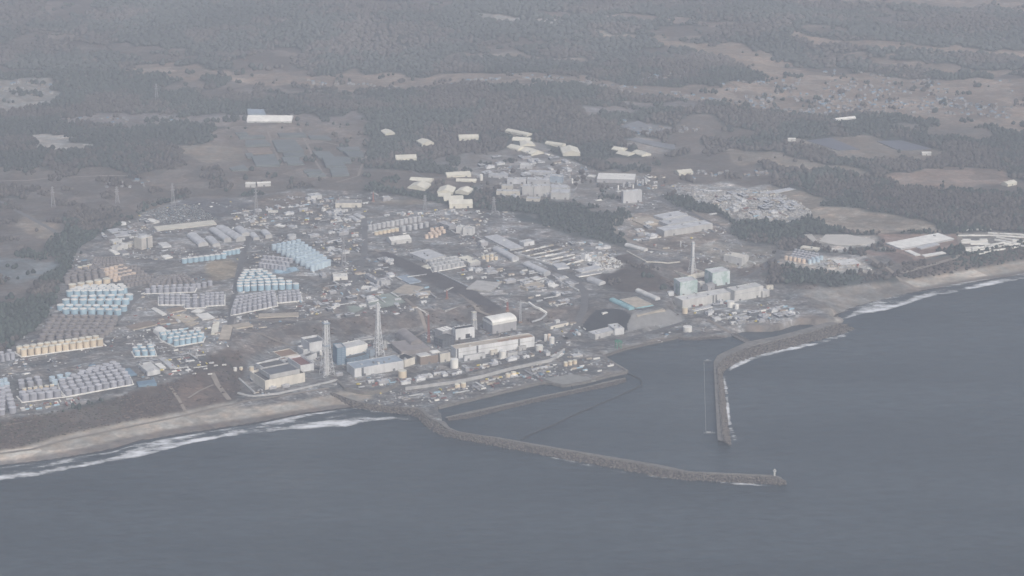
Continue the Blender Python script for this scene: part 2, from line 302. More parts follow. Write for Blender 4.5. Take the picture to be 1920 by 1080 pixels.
paint([(1600, 292), (1870, 247), (1990, 262), (1990, 345), (1560, 420), (1585, 380)], (.25, .25, .245), 0, 0, fr=Z6)
paint([(1240, 385), (1325, 262), (1440, 238), (1560, 243), (1608, 285), (1590, 400), (1560, 430), (1300, 420)], (.035, .038, .04), 0, 0, fr=Z6)
paint([(1250, 190), (1300, 150), (1310, 260), (1240, 360), (1200, 330)], (.12, .115, .11), .2, 0, fr=Z6)
paint([(1075, 885), (1180, 850), (1280, 842), (1362, 910), (1200, 952), (1110, 942)], (.17, .20, .165), 0, 0, fr=Z4)
paint([(925, 940), (990, 935), (1052, 955), (960, 1000)], (.17, .20, .17), 0, 0, fr=Z4)
paint([(1650, 650), (1820, 640), (1840, 672), (1720, 695), (1660, 690)], (.16, .25, .32), 0, 0, fr=Z3)
paint([(460, 640), (600, 620), (745, 700), (740, 740), (520, 700)], (.05, .065, .065), 0, 0, fr=A7)
col[tree > .5] = C_FOREST
# soften
for k in range(2):
    for A in (clut, tree):
        A[1:-1, 1:-1] = .4*A[1:-1, 1:-1]+.15*(A[:-2, 1:-1]+A[2:, 1:-1]+A[1:-1, :-2]+A[1:-1, 2:])
col[1:-1, 1:-1] = .5*col[1:-1, 1:-1]+.125*(col[:-2, 1:-1]+col[2:, 1:-1]+col[1:-1, :-2]+col[1:-1, 2:])
# ------------------------------------------------------------------ ground sheet
def grid_mesh(name, X, Y, ZZ):
    ny, nx = X.shape; me = bpy.data.meshes.new(name); me.vertices.add(nx*ny)
    me.vertices.foreach_set('co', np.stack([X, Y, ZZ], -1).astype(np.float32).ravel())
    i = np.arange(nx*ny).reshape(ny, nx); q = np.stack([i[:-1, :-1], i[:-1, 1:], i[1:, 1:], i[1:, :-1]], -1).reshape(-1, 4)
    me.loops.add(q.size); me.polygons.add(len(q)); me.loops.foreach_set('vertex_index', q.ravel().astype(np.int32))
    me.polygons.foreach_set('loop_start', (np.arange(len(q))*4).astype(np.int32)); me.update(calc_edges=True); return me
gm = grid_mesh('ground', GX, GY, Z)
ca = gm.color_attributes.new('land_cover', 'FLOAT_COLOR', 'POINT')
ca.data.foreach_set('color', np.concatenate([col, clut[..., None]], -1).astype(np.float32).ravel())
gm.polygons.foreach_set('use_smooth', [True]*len(gm.polygons))
def ground_mat():
    m = bpy.data.materials.new('ground_cover'); m.use_nodes = True; t = m.node_tree; b = t.nodes['Principled BSDF']; b.inputs['Roughness'].default_value = .95; b.inputs['Specular IOR Level'].default_value = .15
    N = t.nodes.new; L = t.links.new
    at = N('ShaderNodeAttribute'); at.attribute_name = 'land_cover'; geo = N('ShaderNodeNewGeometry')
    def noise(sc, lo, hi, det=4, src=None):
        n = N('ShaderNodeTexNoise'); n.inputs['Scale'].default_value = sc; n.inputs['Detail'].default_value = det; n.inputs['Roughness'].default_value = .7; L(geo.outputs['Position'], n.inputs['Vector'])
        r = N('ShaderNodeMapRange'); r.inputs[1].default_value = .3; r.inputs[2].default_value = .7; r.inputs[3].default_value = lo; r.inputs[4].default_value = hi; L(n.outputs[0], r.inputs[0]); return r.outputs[0]
    def mul(a, b_):
        x = N('ShaderNodeMath'); x.operation = 'MULTIPLY'; L(a, x.inputs[0]); L(b_, x.inputs[1]); return x.outputs[0]
    base = mul(noise(.010, .75, 1.3), noise(.07, .72, 1.32))
    # patchwork of yards, hardstanding and stored material: voronoi cells turned to the grid of the site
    mp = N('ShaderNodeMapping'); mp.inputs['Rotation'].default_value = (0, 0, math.radians(-27)); mp.inputs['Scale'].default_value = (1, 1.5, 0); L(geo.outputs['Position'], mp.inputs[0])
    def cells(sc, lo, hi):
        v = N('ShaderNodeTexVoronoi'); v.distance = 'CHEBYCHEV'; v.inputs['Scale'].default_value = sc; v.inputs['Randomness'].default_value = .9; L(mp.outputs[0], v.inputs['Vector'])
        s = N('ShaderNodeSeparateColor'); L(v.outputs['Color'], s.inputs[0]); r = N('ShaderNodeMapRange'); r.inputs[3].default_value = lo; r.inputs[4].default_value = hi
        p = N('ShaderNodeMath'); p.operation = 'POWER'; p.inputs[1].default_value = 2.2; L(s.outputs[0], p.inputs[0]); L(p.outputs[0], r.inputs[0]); return r.outputs[0]
    c = mul(mul(cells(.022, .74, 1.45), cells(.06, .78, 1.4)), cells(.15, .78, 1.6)); base = mul(base, cells(.0075, .82, 1.35))
    mx = N('ShaderNodeMix'); mx.data_type = 'FLOAT'; L(at.outputs['Alpha'], mx.inputs['Factor']); mx.inputs['A'].default_value = 1; L(c, mx.inputs['B'])
    f = mul(base, mx.outputs['Result'])
    vm = N('ShaderNodeVectorMath'); vm.operation = 'SCALE'; L(at.outputs['Color'], vm.inputs[0]); L(f, vm.inputs['Scale'])
    # hue drift towards brown scrub or grey gravel
    n = N('ShaderNodeTexNoise'); n.inputs['Scale'].default_value = .03; n.inputs['Detail'].default_value = 4; L(geo.outputs['Position'], n.inputs['Vector'])
    cr = N('ShaderNodeValToRGB'); cr.color_ramp.elements[0].color = (1.0, .935, .88, 1); cr.color_ramp.elements[0].position = .35; cr.color_ramp.elements[1].color = (.93, 1.0, 1.05, 1); cr.color_ramp.elements[1].position = .62; L(n.outputs[0], cr.inputs[0])
    v2 = N('ShaderNodeVectorMath'); v2.operation = 'MULTIPLY'; L(vm.outputs[0], v2.inputs[0]); L(cr.outputs[0], v2.inputs[1]); L(v2.outputs[0], b.inputs['Base Color']); return m
gm.materials.append(ground_mat()); tag(link('ground', gm), 'brown and grey land of the power station and the country behind it', 'ground', kind='structure')
# ------------------------------------------------------------------ sea
def sea_mat():
    m = bpy.data.materials.new('sea_water'); m.use_nodes = True; t = m.node_tree; b = t.nodes['Principled BSDF']; N = t.nodes.new; L = t.links.new
    b.inputs['Roughness'].default_value = .18; b.inputs['IOR'].default_value = 1.33; geo = N('ShaderNodeNewGeometry')
    mp = N('ShaderNodeMapping'); mp.inputs['Rotation'].default_value = (0, 0, math.radians(-20)); mp.inputs['Scale'].default_value = (.5, 1.3, 1); L(geo.outputs['Position'], mp.inputs[0])
    n = N('ShaderNodeTexNoise'); n.inputs['Scale'].default_value = .035; n.inputs['Detail'].default_value = 7; n.inputs['Roughness'].default_value = .68; L(mp.outputs[0], n.inputs['Vector'])
    bp = N('ShaderNodeBump'); bp.inputs['Strength'].default_value = .9; bp.inputs['Distance'].default_value = 6.0; L(n.outputs[0], bp.inputs['Height']); L(bp.outputs[0], b.inputs['Normal'])
    n2 = N('ShaderNodeTexNoise'); n2.inputs['Scale'].default_value = .0032; n2.inputs['Detail'].default_value = 6; mq = N('ShaderNodeMapping'); mq.inputs['Rotation'].default_value = (0, 0, math.radians(12)); mq.inputs['Scale'].default_value = (.35, 1.6, 1); L(geo.outputs['Position'], mq.inputs[0]); L(mq.outputs[0], n2.inputs['Vector'])
    cr = N('ShaderNodeValToRGB'); cr.color_ramp.elements[0].position = .40; cr.color_ramp.elements[0].color = (.018, .031, .038, 1); cr.color_ramp.elements[1].position = .60; cr.color_ramp.elements[1].color = (.035, .051, .060, 1); L(n2.outputs[0], cr.inputs[0])
    n3 = N('ShaderNodeTexNoise'); n3.inputs['Scale'].default_value = .05; n3.inputs['Detail'].default_value = 3; L(mp.outputs[0], n3.inputs['Vector']); r3 = N('ShaderNodeMapRange'); r3.inputs[1].default_value = .35; r3.inputs[2].default_value = .65; r3.inputs[3].default_value = .72; r3.inputs[4].default_value = 1.3; L(n3.outputs[0], r3.inputs[0])
    v3 = N('ShaderNodeVectorMath'); v3.operation = 'SCALE'; L(cr.outputs[0], v3.inputs[0]); L(r3.outputs[0], v3.inputs['Scale']); L(v3.outputs[0], b.inputs['Base Color']); return m
def plane(name, x0, x1, y0, y1, z, m):
    return link(name, mesh(name, [(x0, y0, z), (x1, y0, z), (x1, y1, z), (x0, y1, z)], [(0, 1, 2, 3)], m))
tag(plane('sea', -25000, 25000, -20000, 7600, 0, sea_mat()), 'grey blue open sea and sheltered harbour water', 'sea', kind='structure')
# ------------------------------------------------------------------ draped strips and sheets
def resample(pts, n=None, step=None):
    p = np.array(pts, float); seg = np.hypot(*(p[1:, :2]-p[:-1, :2]).T); s = np.concatenate([[0], np.cumsum(seg)])
    if n is None: n = max(2, int(s[-1]/step)+1)
    q = np.linspace(0, s[-1], n); return np.stack([np.interp(q, s, p[:, k]) for k in range(p.shape[1])], 1)
ROADM = np.zeros(GX.shape, bool)
def ribbon(name, px, width, m, dz=.35, fr=FULL, z=None, lab=None, cat=None, grp=None, kind=None, step=8):
    w_ = Gs([fr(x, y) for x, y in px]) if z is None else GZs([fr(x, y) for x, y in px], z)
    P = resample(w_, step=step); T = np.gradient(P, axis=0); T /= np.linalg.norm(T, axis=1)[:, None]+1e-9; Nn = np.stack([-T[:, 1], T[:, 0]], 1)
    for q in P:
        i0, j0 = np.searchsorted(XS, q[0]), np.searchsorted(YS, q[1]); rr_ = int(width/2/ST+1); ROADM[max(0, j0-rr_):j0+rr_, max(0, i0-rr_):i0+rr_] = True
    V = []
    for k in (-1, 0, 1):
        Q = P+Nn*width/2*k; h = HGT(Q[:, 0], Q[:, 1]); V.append(np.column_stack([Q, np.maximum(h, 0)]))
    hz = np.max([v_[:, 2] for v_ in V], axis=0)+dz; V = [np.column_stack([v_[:, :2], hz]) for v_ in V]
    n = len(P); VV = np.concatenate(V); Fc = []
    for i in range(n-1):
        Fc += [(i, n+i, n+i+1, i+1), (n+i, 2*n+i, 2*n+i+1, n+i+1)]
    Fc = [f[::-1] for f in Fc]
    o = link(name, mesh(name, VV, Fc, m)); tag(o, lab, cat, grp, kind); return o
def slab(name, px, m, h=.4, fr=FULL, z=None, lab=None, cat=None, grp=None, kind=None, skirt=3, flat=False):
    """a flat-topped pad with real side walls, following the ground at its outline"""
    w_ = Gs([fr(x, y) for x, y in px]) if z is None else GZs([fr(x, y) for x, y in px], z)
    a = sum(w_[i][0]*w_[(i+1) % len(w_)][1]-w_[(i+1) % len(w_)][0]*w_[i][1] for i in range(len(w_)))
    if a < 0: w_ = w_[::-1]
    zt = [float(HGT(x, y)) if z is None else z for x, y in w_]; zt = [max(zt)]*len(zt) if flat or z is not None else zt
    A_ = np.array(w_); c_ = A_.mean(0); ii = int(np.argmax([np.hypot(*(A_[(i+1) % len(A_)]-A_[i])) for i in range(len(A_))])); e_ = A_[(ii+1) % len(A_)]-A_[ii]; rz_ = math.atan2(e_[1], e_[0]); R_ = A_-c_; CLEAR.append((c_[0], c_[1], rz_, np.abs(R_[:, 0]*math.cos(rz_)+R_[:, 1]*math.sin(rz_)).max()+2, np.abs(-R_[:, 0]*math.sin(rz_)+R_[:, 1]*math.cos(rz_)).max()+2, 8))
    n = len(w_); V = [(x, y, q+h) for (x, y), q in zip(w_, zt)]+[(x, y, q-skirt) for (x, y), q in zip(w_, zt)]
    Fc = [tuple(range(n))]+[(n+i, n+(i+1) % n, (i+1) % n, i) for i in range(n)]
    o = link(name, mesh(name, V, Fc, m)); tag(o, lab, cat, grp, kind); return o
def drape(name, px, m, fr=FULL, step=4, dz=.5, lab=None, cat=None, kind=None, z=None):
    P = Gs([fr(x, y) for x, y in px]) if z is None else GZs([fr(x, y) for x, y in px], z); A = np.array(P); X, Y = np.meshgrid(np.arange(A[:, 0].min()-step, A[:, 0].max()+step, step), np.arange(A[:, 1].min()-step, A[:, 1].max()+step, step))
    n_ = X.shape; h = HGT(X, Y)+dz; cx = X[:-1, :-1]+step/2; cy = Y[:-1, :-1]+step/2; k = inpoly(cx, cy, P); i = np.arange(X.size).reshape(n_); q = np.stack([i[:-1, :-1], i[:-1, 1:], i[1:, 1:], i[1:, :-1]], -1)[k]
    u, inv = np.unique(q, return_inverse=True); V = np.column_stack([X.ravel()[u], Y.ravel()[u], h.ravel()[u]]); o = link(name, mesh(name, V, inv.reshape(-1, 4), m, None, True)); CLEAR.append((A[:, 0].mean(), A[:, 1].mean(), 0, np.ptp(A[:, 0])*.42, np.ptp(A[:, 1])*.42, 0)); return tag(o, lab, cat, None, kind)
# ------------------------------------------------------------------ surf
def foam_mat():
    m = bpy.data.materials.new('foam'); m.use_nodes = True; t = m.node_tree; N = t.nodes.new; L = t.links.new; b = t.nodes['Principled BSDF']
    b.inputs['Base Color'].default_value = (.80, .82, .83, 1); b.inputs['Roughness'].default_value = .9
    a = N('ShaderNodeAttribute'); a.attribute_name = 'across'; geo = N('ShaderNodeNewGeometry'); mp = N('ShaderNodeMapping'); mp.inputs['Rotation'].default_value = (0, 0, math.radians(-25)); mp.inputs['Scale'].default_value = (.45, 1, 1); L(geo.outputs['Position'], mp.inputs[0])
    n = N('ShaderNodeTexNoise'); n.inputs['Scale'].default_value = .055; n.inputs['Detail'].default_value = 8; n.inputs['Roughness'].default_value = .72; L(mp.outputs[0], n.inputs['Vector'])
    nb = N('ShaderNodeTexNoise'); nb.inputs['Scale'].default_value = .011; nb.inputs['Detail'].default_value = 3; L(mp.outputs[0], nb.inputs['Vector'])
    q = N('ShaderNodeMath'); q.operation = 'MULTIPLY_ADD'; q.inputs[1].default_value = 1.3; q.inputs[2].default_value = -.66; L(nb.outputs[0], q.inputs[0]); q2 = N('ShaderNodeMath'); q2.operation = 'MULTIPLY_ADD'; q2.inputs[1].default_value = 1.7; q2.inputs[2].default_value = -.35; L(n.outputs[0], q2.inputs[0])
    q3 = N('ShaderNodeMath'); q3.operation = 'ADD'; L(q.outputs[0], q3.inputs[0]); L(q2.outputs[0], q3.inputs[1]); s = N('ShaderNodeMath'); s.operation = 'ADD'; L(q3.outputs[0], s.inputs[0]); L(a.outputs['Fac'], s.inputs[1])
    r = N('ShaderNodeMapRange'); r.inputs[1].default_value = .84; r.inputs[2].default_value = 1.34; L(s.outputs[0], r.inputs[0]); L(r.outputs[0], b.inputs['Alpha']); return m
FM = foam_mat()
def surf(name, up, lo, label, prof=(0.1, .45, .50, .62, .3), z=.22, step=12, grp=None):
    a = np.array(GZs(up, 0)); b = np.array(GZs(lo, 0)); n = int(max(np.hypot(*(a[-1]-a[0])), 60)/step); a = resample(a, n); b = resample(b, n); k = len(prof); V = []; at = []
    for i in range(n):
        e = min(1, min(i, n-1-i)/4)
        for q in range(k):
            t = q/(k-1); p = a[i]*(1-t)+b[i]*t; V.append((p[0], p[1], z+max(0, float(HGT(*p)))+.25*math.sin(t*3.14))); at.append(prof[q]*e+.12*math.sin(i*.37+q)*e)
    Fc = [(i*k+q, (i+1)*k+q, (i+1)*k+q+1, i*k+q+1)[::-1] for i in range(n-1) for q in range(k-1)]
    me = mesh(name, V, Fc, FM); ca = me.attributes.new('across', 'FLOAT', 'POINT'); ca.data.foreach_set('value', at); return tag(link(name, me), label, 'surf', grp, 'stuff')
surf('surf', [(-300, 930), (0, 877), (119, 861), (211, 847), (258, 832), (400, 808), (480, 796), (560, 779), (640, 768), (690, 763), (765, 773)], [(-300, 955), (0, 901), (60, 894), (133, 880), (210, 866), (250, 860), (360, 831), (440, 817), (530, 808), (600, 803), (650, 800), (690, 790), (740, 786), (787, 790)], 'white breaking surf along the southern beach', (.52, .50, .36, .42, .30, .50, .64, .68, .40))
surf('surf', [(1530, 602), (1557, 592), (1590, 578), (1650, 562), (1715, 547), (1800, 531), (1917, 513), (2300, 450)], [(1562, 606), (1600, 594), (1665, 581), (1725, 563), (1745, 557), (1850, 537), (1917, 524), (2300, 462)], 'white breaking surf along the northern beach', (.46, .40, .32, .42, .50, .62, .70, .42))
surf('surf', [(1605, 616), (1570, 630), (1505, 644), (1455, 656), (1405, 668), (1372, 683), (1356, 698)], [(1610, 624), (1575, 637), (1508, 652), (1458, 664), (1408, 677), (1375, 692), (1360, 706)], 'broken white foam along the outer foot of the bent breakwater', (.5, .62, .66, .6, .2))
surf('surf', [(1354, 698), (1357, 730), (1361, 770), (1367, 805), (1372, 835)], [(1362, 700), (1366, 730), (1370, 770), (1376, 805), (1392, 838)], 'thin foam along the straight arm of the northern breakwater', (.35, .56, .52, .35, .0))
surf('surf', [(1000, 850), (1090, 868), (1200, 889), (1277, 898), (1373, 903), (1453, 908), (1470, 908)], [(1000, 855), (1090, 873), (1200, 895), (1277, 903), (1373, 909), (1453, 915), (1482, 914)], 'patchy foam along the seaward foot of the long southern breakwater', (.22, .32, .30, .22, .0))
# ------------------------------------------------------------------ buildings
ROOFKIND = {}
def solve_z(x, y, bx, by):
    d = ray(x, y); t = by/d[1]; return CAMZ+d[2]*t
def onplane(x, y, z): return np.array(GZ(x, y, z))
CARD = [0, 0, 0]
def bld(fr, p0, p1, p2, h, wall, roof, label, rt='flat', name='industrial_building', cat='building', rise=.22, para=1.0, units=0, grp=None, extra=None, ztop=None, hm=None):
    q0, q1, q2 = fr(*p0), fr(*p1), fr(*p2); hs = fr(0, h)[1]-fr(0, 0)[1]
    gx, gy, zg = G(q1[0], q1[1]+hs); zt = solve_z(q1[0], q1[1], gx, gy); zt = max(zt, zg+2.5)
    if ztop is not None: zt = ztop; zg = ztop-hm
    P1 = onplane(*q1, zt); e1 = onplane(*q0, zt)-P1; e2 = onplane(*q2, zt)-P1
    L1, L2 = np.linalg.norm(e1), np.linalg.norm(e2)
    if L2 >= L1:
        u = e2/L2; v_ = np.array([-u[1], u[0]]); s_ = np.dot(e1, v_); 
        if abs(s_) < .45*L1: s_ = math.copysign(.6*L1, s_)
        s_ *= min(1.35, 1+.5*(L1/abs(s_)-1))
        L, Wd = L2, s_
    else:
        u = -e1/L1; v_ = np.array([-u[1], u[0]]); s_ = np.dot(e2, v_)
        if abs(s_) < .45*L2: s_ = math.copysign(.6*L2, s_)
        L, Wd = L1, s_; P1 = P1-u*L  # u must start at P1's row end
    C0 = P1+u*L/2+v_*Wd/2; Wd = abs(Wd); Hh = zt-zg; rz = math.atan2(u[1], u[0])
    root = empty(name, (C0[0], C0[1], zg), rz); tag(root, label, cat, grp)
    a, b = L/2, Wd/2; wm, rm = M(wall), M(roof); dk = M('darkgrey')
    wl = MB(); rf = MB(); bs = (-4 if Hh > 4 else -3) if ztop is None else 0
    if rt == 'flat':
        p = min(para, Hh*.1); t = .5
        wl.box(-a, a, -b, b, bs, Hh-p); wl.box(-a, a, -b, -b+t, Hh-p, Hh); wl.box(-a, a, b-t, b, Hh-p, Hh); wl.box(-a, -a+t, -b+t, b-t, Hh-p, Hh); wl.box(a-t, a, -b+t, b-t, Hh-p, Hh)
        rf.box(-a+t, a-t, -b+t, b-t, Hh-p+.004, Hh-p+.25)
    elif rt == 'open':   # deep parapet round a sunken roof
        p = min(5.0, Hh*.35); t = 1.2
        wl.box(-a, a, -b, b, bs, Hh-p); wl.box(-a, a, -b, -b+t, Hh-p, Hh); wl.box(-a, a, b-t, b, Hh-p, Hh); wl.box(-a, -a+t, -b+t, b-t, Hh-p, Hh); wl.box(a-t, a, -b+t, b-t, Hh-p, Hh)
        rf.box(-a+t, a-t, -b+t, b-t, Hh-p+.004, Hh-p+.4)
    elif rt in ('gable', 'arch', 'vault'):
        R = Wd*rise; n = 2 if rt == 'gable' else 10; ov = .5
        ys_ = [-b-ov+(2*b+2*ov)*k/n for k in range(n+1)]
        zs_ = [R*(1-abs(y)/(b+ov)) if rt == 'gable' else R*math.sqrt(max(0, 1-(y/(b+ov))**2))**(1 if rt == 'arch' else 1) for y in ys_]
        eav = Hh if rt != 'vault' else max(1.0, Hh-R)
        if rt != 'vault': eav = Hh
        prof = [(y, z) for y, z in zip(ys_, zs_)]
        wl.box(-a, a, -b, b, bs, eav-.01)
        for sx in (-a, a):
            V = [(sx, max(-b, min(b, y)), eav+z-.1) for y, z in prof]+[(sx, b, eav-.01), (sx, -b, eav-.01)]; wl.add(V, [tuple(range(len(V)))] if sx > 0 else [tuple(range(len(V)))[::-1]])
        V = []
        for sx in (-a-ov, a+ov):
            V += [(sx, y, eav+z+.25) for y, z in prof]+[(sx, y, eav+z-.05) for y, z in prof]
        k = n+1; Fc = []
        for q in range(n):
            Fc += [(q, 2*k+q, 2*k+q+1, q+1), (k+q, k+q+1, 3*k+q+1, 3*k+q), (q, q+1, k+q+1, k+q), (2*k+q, 3*k+q, 3*k+q+1, 2*k+q+1)]
        Fc += [(0, k, 3*k, 2*k), (n, 2*k+n, 3*k+n, k+n)]; rf.add(V, Fc)
    wo = wl.build('wall', wm, root); ro = rf.build('roof', rm, root, smooth=False)
    # doors on the long side that faces the sea, and roof plant
    nd = 0
    if Hh > 4 and L > 14 and rt != 'open':
        dw = min(5, L*.12); dh = min(5, Hh*.5); side = -1
        for k in ([0] if L < 40 else [-.3, .3]):
            MB().box(k*L-dw/2, k*L+dw/2, -b-.12, -b+.1, 0, dh).build('door', dk, root); nd += 1
    rr = random.Random(int(abs(C0[0]*7+C0[1])))
    for k in range(units):
        ux, uy = rr.uniform(-a*.8, a*.8), rr.uniform(-b*.7, b*.7); uw, ul, uh = rr.uniform(1.5, min(5, b*.4)+1.6), rr.uniform(2, 5), rr.uniform(1.2, 3.5); z0 = Hh-min(para, Hh*.1)+.25
        MB().box(ux-ul/2, ux+ul/2, uy-uw/2, uy+uw/2, z0, z0+uh).build('rooftop_unit', M(rr.choice(['lightgrey', 'offwhite', 'roofgrey'])), ro)
    if extra: extra(root, a, b, Hh)
    CLEAR.append((C0[0], C0[1], rz, a+8, b+8, 26)); CARD[0] += 1; return root
TENT = dict(rt='gable', name='storage_tent', cat='storage tent', rise=.16)
def tent(fr, p0, p1, p2, h, label, wall='tent', roof='tent', **k):
    kk = dict(TENT); kk.update(k); return bld(fr, p0, p1, p2, h, wall, roof, label, **kk)
G_T = 'cream fabric storage tents in the woods'
for a_ in [((215, 140), (250, 165), (325, 160), 12, 'lone cream tent furthest left among the woodland tents'),
 ((482, 215), (525, 240), (618, 232), 20, 'square cream tent second from left in the back of the woods'),
 ((803, 195), (950, 192), (942, 170), 18, 'long cream tent above the dark roofed houses in the woods'),
 ((1148, 138), (1310, 172), (1325, 155), 14, 'highest and longest cream tent slanting down to the right'),
 ((1200, 212), (1330, 218), (1335, 195), 8, 'pale tent behind the packed group of four near the hill'),
 ((1260, 245), (1375, 250), (1350, 222), 8, 'pale tent in the middle of the packed group of four'),
 ((1160, 262), (1245, 282), (1275, 257), 14, 'front left tent of the packed group of four'),
 ((1258, 288), (1345, 318), (1410, 292), 12, 'front right tent of the packed group of four'),
 ((1447, 232), (1575, 250), (1603, 237), 18, 'cream tent behind the bright double roofed tent'),
 ((1585, 315), (1712, 308), (1690, 266), 22, 'large bright double roofed tent at the edge of the dark wood'),
 ((330, 350), (485, 345), (468, 320), 18, 'cream tent alone on the left above the twin tents'),
 ((430, 512), (590, 522), (600, 498), 12, 'rear tent of the twin tents at the left of the wood road'),
 ((432, 555), (545, 575), (592, 540), 18, 'front tent of the twin tents at the left of the wood road'),
 ((712, 480), (893, 470), (880, 445), 16, 'long narrow tent behind the group of seven tents'),
 ((780, 515), (930, 518), (928, 502), 12, 'low narrow tent beside the white silo'),
 ((645, 590), (755, 602), (778, 565), 18, 'left of the two square tents above the three joined tents'),
 ((780, 592), (870, 605), (910, 575), 18, 'right of the two square tents above the three joined tents'),
 ((645, 628), (740, 628), (745, 608), 8, 'rear tent of the three joined cream tents'),
 ((690, 658), (835, 655), (825, 628), 12, 'middle tent of the three joined cream tents'),
 ((732, 692), (905, 688), (870, 657), 32, 'front and tallest tent of the three joined cream tents')]:
    tent(N3, *a_, grp=G_T)
for fr, a_ in [(N4, ((345, 318), (425, 330), (482, 315), 10, 'left tent of the three cream tents beside the long dark wood')), (N4, ((378, 350), (470, 366), (515, 345), 8, 'front tent of the three cream tents beside the long dark wood')),
 (N4, ((500, 340), (575, 366), (618, 345), 10, 'right tent of the three cream tents beside the long dark wood')), (N4, ((787, 482), (853, 500), (958, 490), 18, 'cream tent with a grey gable on the reddish bank')),
 (N5, ((1738, 652), (1800, 662), (1868, 645), 18, 'cream tent by the fields at the right edge')), (N5, ((150, 322), (208, 322), (206, 315), 16, 'tiny white shed left of the solar field')), (N5, ((1155, 427), (1225, 427), (1222, 418), 20, 'tiny white shed right of the solar field')),
 (N5, ((515, 178), (660, 162), (672, 148), 10, 'narrow bright white hall at the edge of the far town')), (N8, ((650, 148), (985, 150), (960, 112), 12, 'very long white roofed hall behind the covered stockpiles')), 
 (N8, ((640, 618), (715, 618), (715, 606), 28, 'left of two white sheds in front of the stockpiles')), (N8, ((730, 615), (830, 612), (828, 602), 25, 'right of two white sheds in front of the stockpiles')),
 (Z3, ((700, 290), (755, 308), (805, 300), 10, 'small white domed tent above the long low white roof')), (Z4, ((1182, 425), (1255, 448), (1405, 430), 30, 'big white tent beside the cream tanks')),
 (Z3, ((735, 955), (815, 1002), (850, 995), 6, 'slim white shed slanting across the open yard'))]:
    tent(fr, *a_, wall='offwhite' if 'white' in a_[4] else 'tent', roof='white' if 'white' in a_[4] else 'tent')
bld(Z3, (780, 368), (1228, 318), (1190, 290), 5, 'wallcream', 'tent', 'very long low white roof beside the crowded car park', para=.3)
B = bld
# units 3/4 side
B(A5, (240, 692), (400, 802), (850, 712), 105, 'wallcream', 'roofdark', 'big cream walled block with a dark sunken roof above the beach', rt='open', name='turbine_building', units=0)
B(A5, (330, 662), (455, 738), (790, 672), 30, 'wallgrey', 'darkgrey', 'pale frame standing on the dark roof of the cream block', rt='open', name='upper_storey', ztop=36, hm=9)
B(A5, (285, 605), (395, 662), (660, 608), 50, 'wallpale', 'roofdark', 'pale grey block behind the cream walled block', rt='open', units=0)
B(A5, (395, 578), (440, 600), (660, 552), 30, 'wallpale', 'brown', 'narrow grey block with a rusty roof strip behind the cream block', rt='open')
B(A5, (655, 535), (800, 632), (945, 600), 78, 'wallpale', 'redbrown', 'pale block with a dark red roof left of the tall lattice stack', rt='open')
B(A5, (485, 475), (585, 535), (775, 495), 28, 'wallcream', 'rust', 'low cream block with a cluttered brown roof', rt='open')
bld(Z6, (1040, 318), (1050, 325), (1080, 318), 15, 'wallpale', 'offwhite', 'small penthouse on top of the stepped beige office block', name='penthouse', ztop=24, hm=7)
B(A5, (772, 408), (832, 455), (1075, 412), 62, 'wallpale', 'roofgrey', 'pale grey block with a stepped open roof behind the stack', rt='open')
B(A5, (805, 315), (900, 378), (1080, 345), 60, 'wallpale', 'darkgrey', 'raised open shell on top of the pale stepped block', rt='open', ztop=37, hm=22)
B(A5, (820, 500), (875, 530), (985, 488), 62, 'wallpale', 'roofdark', 'small pale block squeezed against the foot of the lattice stack', rt='open')
def truss(w_, col_, nz=6, nx=5):
    def f(root, a, b, H):
        m = MB(); k = M(col_)
        for s_ in (-1, 1):
            for i in range(nx+1):
                x = -a+2*a*i/nx; m.bar((x, s_*(b+.3), -2), (x, s_*(b+.3), H), w_)
            for j in range(nz+1): m.bar((-a, s_*(b+.3), H*j/nz), (a, s_*(b+.3), H*j/nz), w_)
        for s_ in (-1, 1):
            for j in range(nz+1): m.bar((s_*(a+.3), -b, H*j/nz), (s_*(a+.3), b, H*j/nz), w_)
            for i in range(3): m.bar((s_*(a+.3), -b+b*i, -2), (s_*(a+.3), -b+b*i, H), w_)
        m.build('steel_frame', k, root)
    return f
B(A5, (1302, 535), (1330, 562), (1562, 508), 68, 'darkgrey', 'roofdark', 'dark reactor block under the big white cantilevered cover', name='reactor_building', extra=truss(.6, 'steelblue', 4, 6))
B(A5, (1235, 388), (1308, 440), (1555, 385), 105, 'white', 'offwhite', 'big white box cover on a blue steel frame', name='reactor_cover', cat='cover')
B(A5, (1170, 388), (1215, 440), (1298, 425), 185, 'bluegrey', 'lightgrey', 'blue grey steel tower frame on the left of the white cover', name='support_frame', cat='frame', extra=truss(.8, 'steelblue', 9, 4))
B(A5, (1560, 440), (1585, 458), (1640, 440), 75, 'bluegrey', 'roofgrey', 'blue grey block on the right of the white cover')
def pil(n, m_='darkgrey', w_=.6, wide=0):
    def f(root, a, b, H):
        for i in range(n):
            x = -a+2*a*(i+.5)/n; MB().box(x-w_-wide*(i == n//2), x+w_+wide*(i == n//2), -b-.3, -b+.05, -2, H-.3).build('dark_bay' if wide and i == n//2 else 'pilaster', M(m_), root)
    return f
def bays(xs_, wd, m_='darkgrey'):
    def f(root, a, b, H):
        for x in xs_:
            X = -a+2*a*x; MB().box(X-wd/2, X+wd/2, -b-.35, -b+.05, -3, H*.985).build('dark_bay', M(m_), root)
    return f
B(A4, (632, 366), (750, 428), (1300, 336), 98, 'wallpale', 'bluegrey', 'long pale turbine hall with a blue grey roof nearest the lattice stack', name='turbine_hall', units=6, extra=bays([.16], 5))
B(A4, (1190, 292), (1312, 332), (1458, 303), 82, 'wallcream', 'black', 'turbine hall with a black roof and pale front wall', name='turbine_hall', units=3)
B(A4, (1440, 265), (1490, 300), (1690, 270), 88, 'brown', 'roofgrey', 'brown boxy block between the two long turbine halls', units=0)
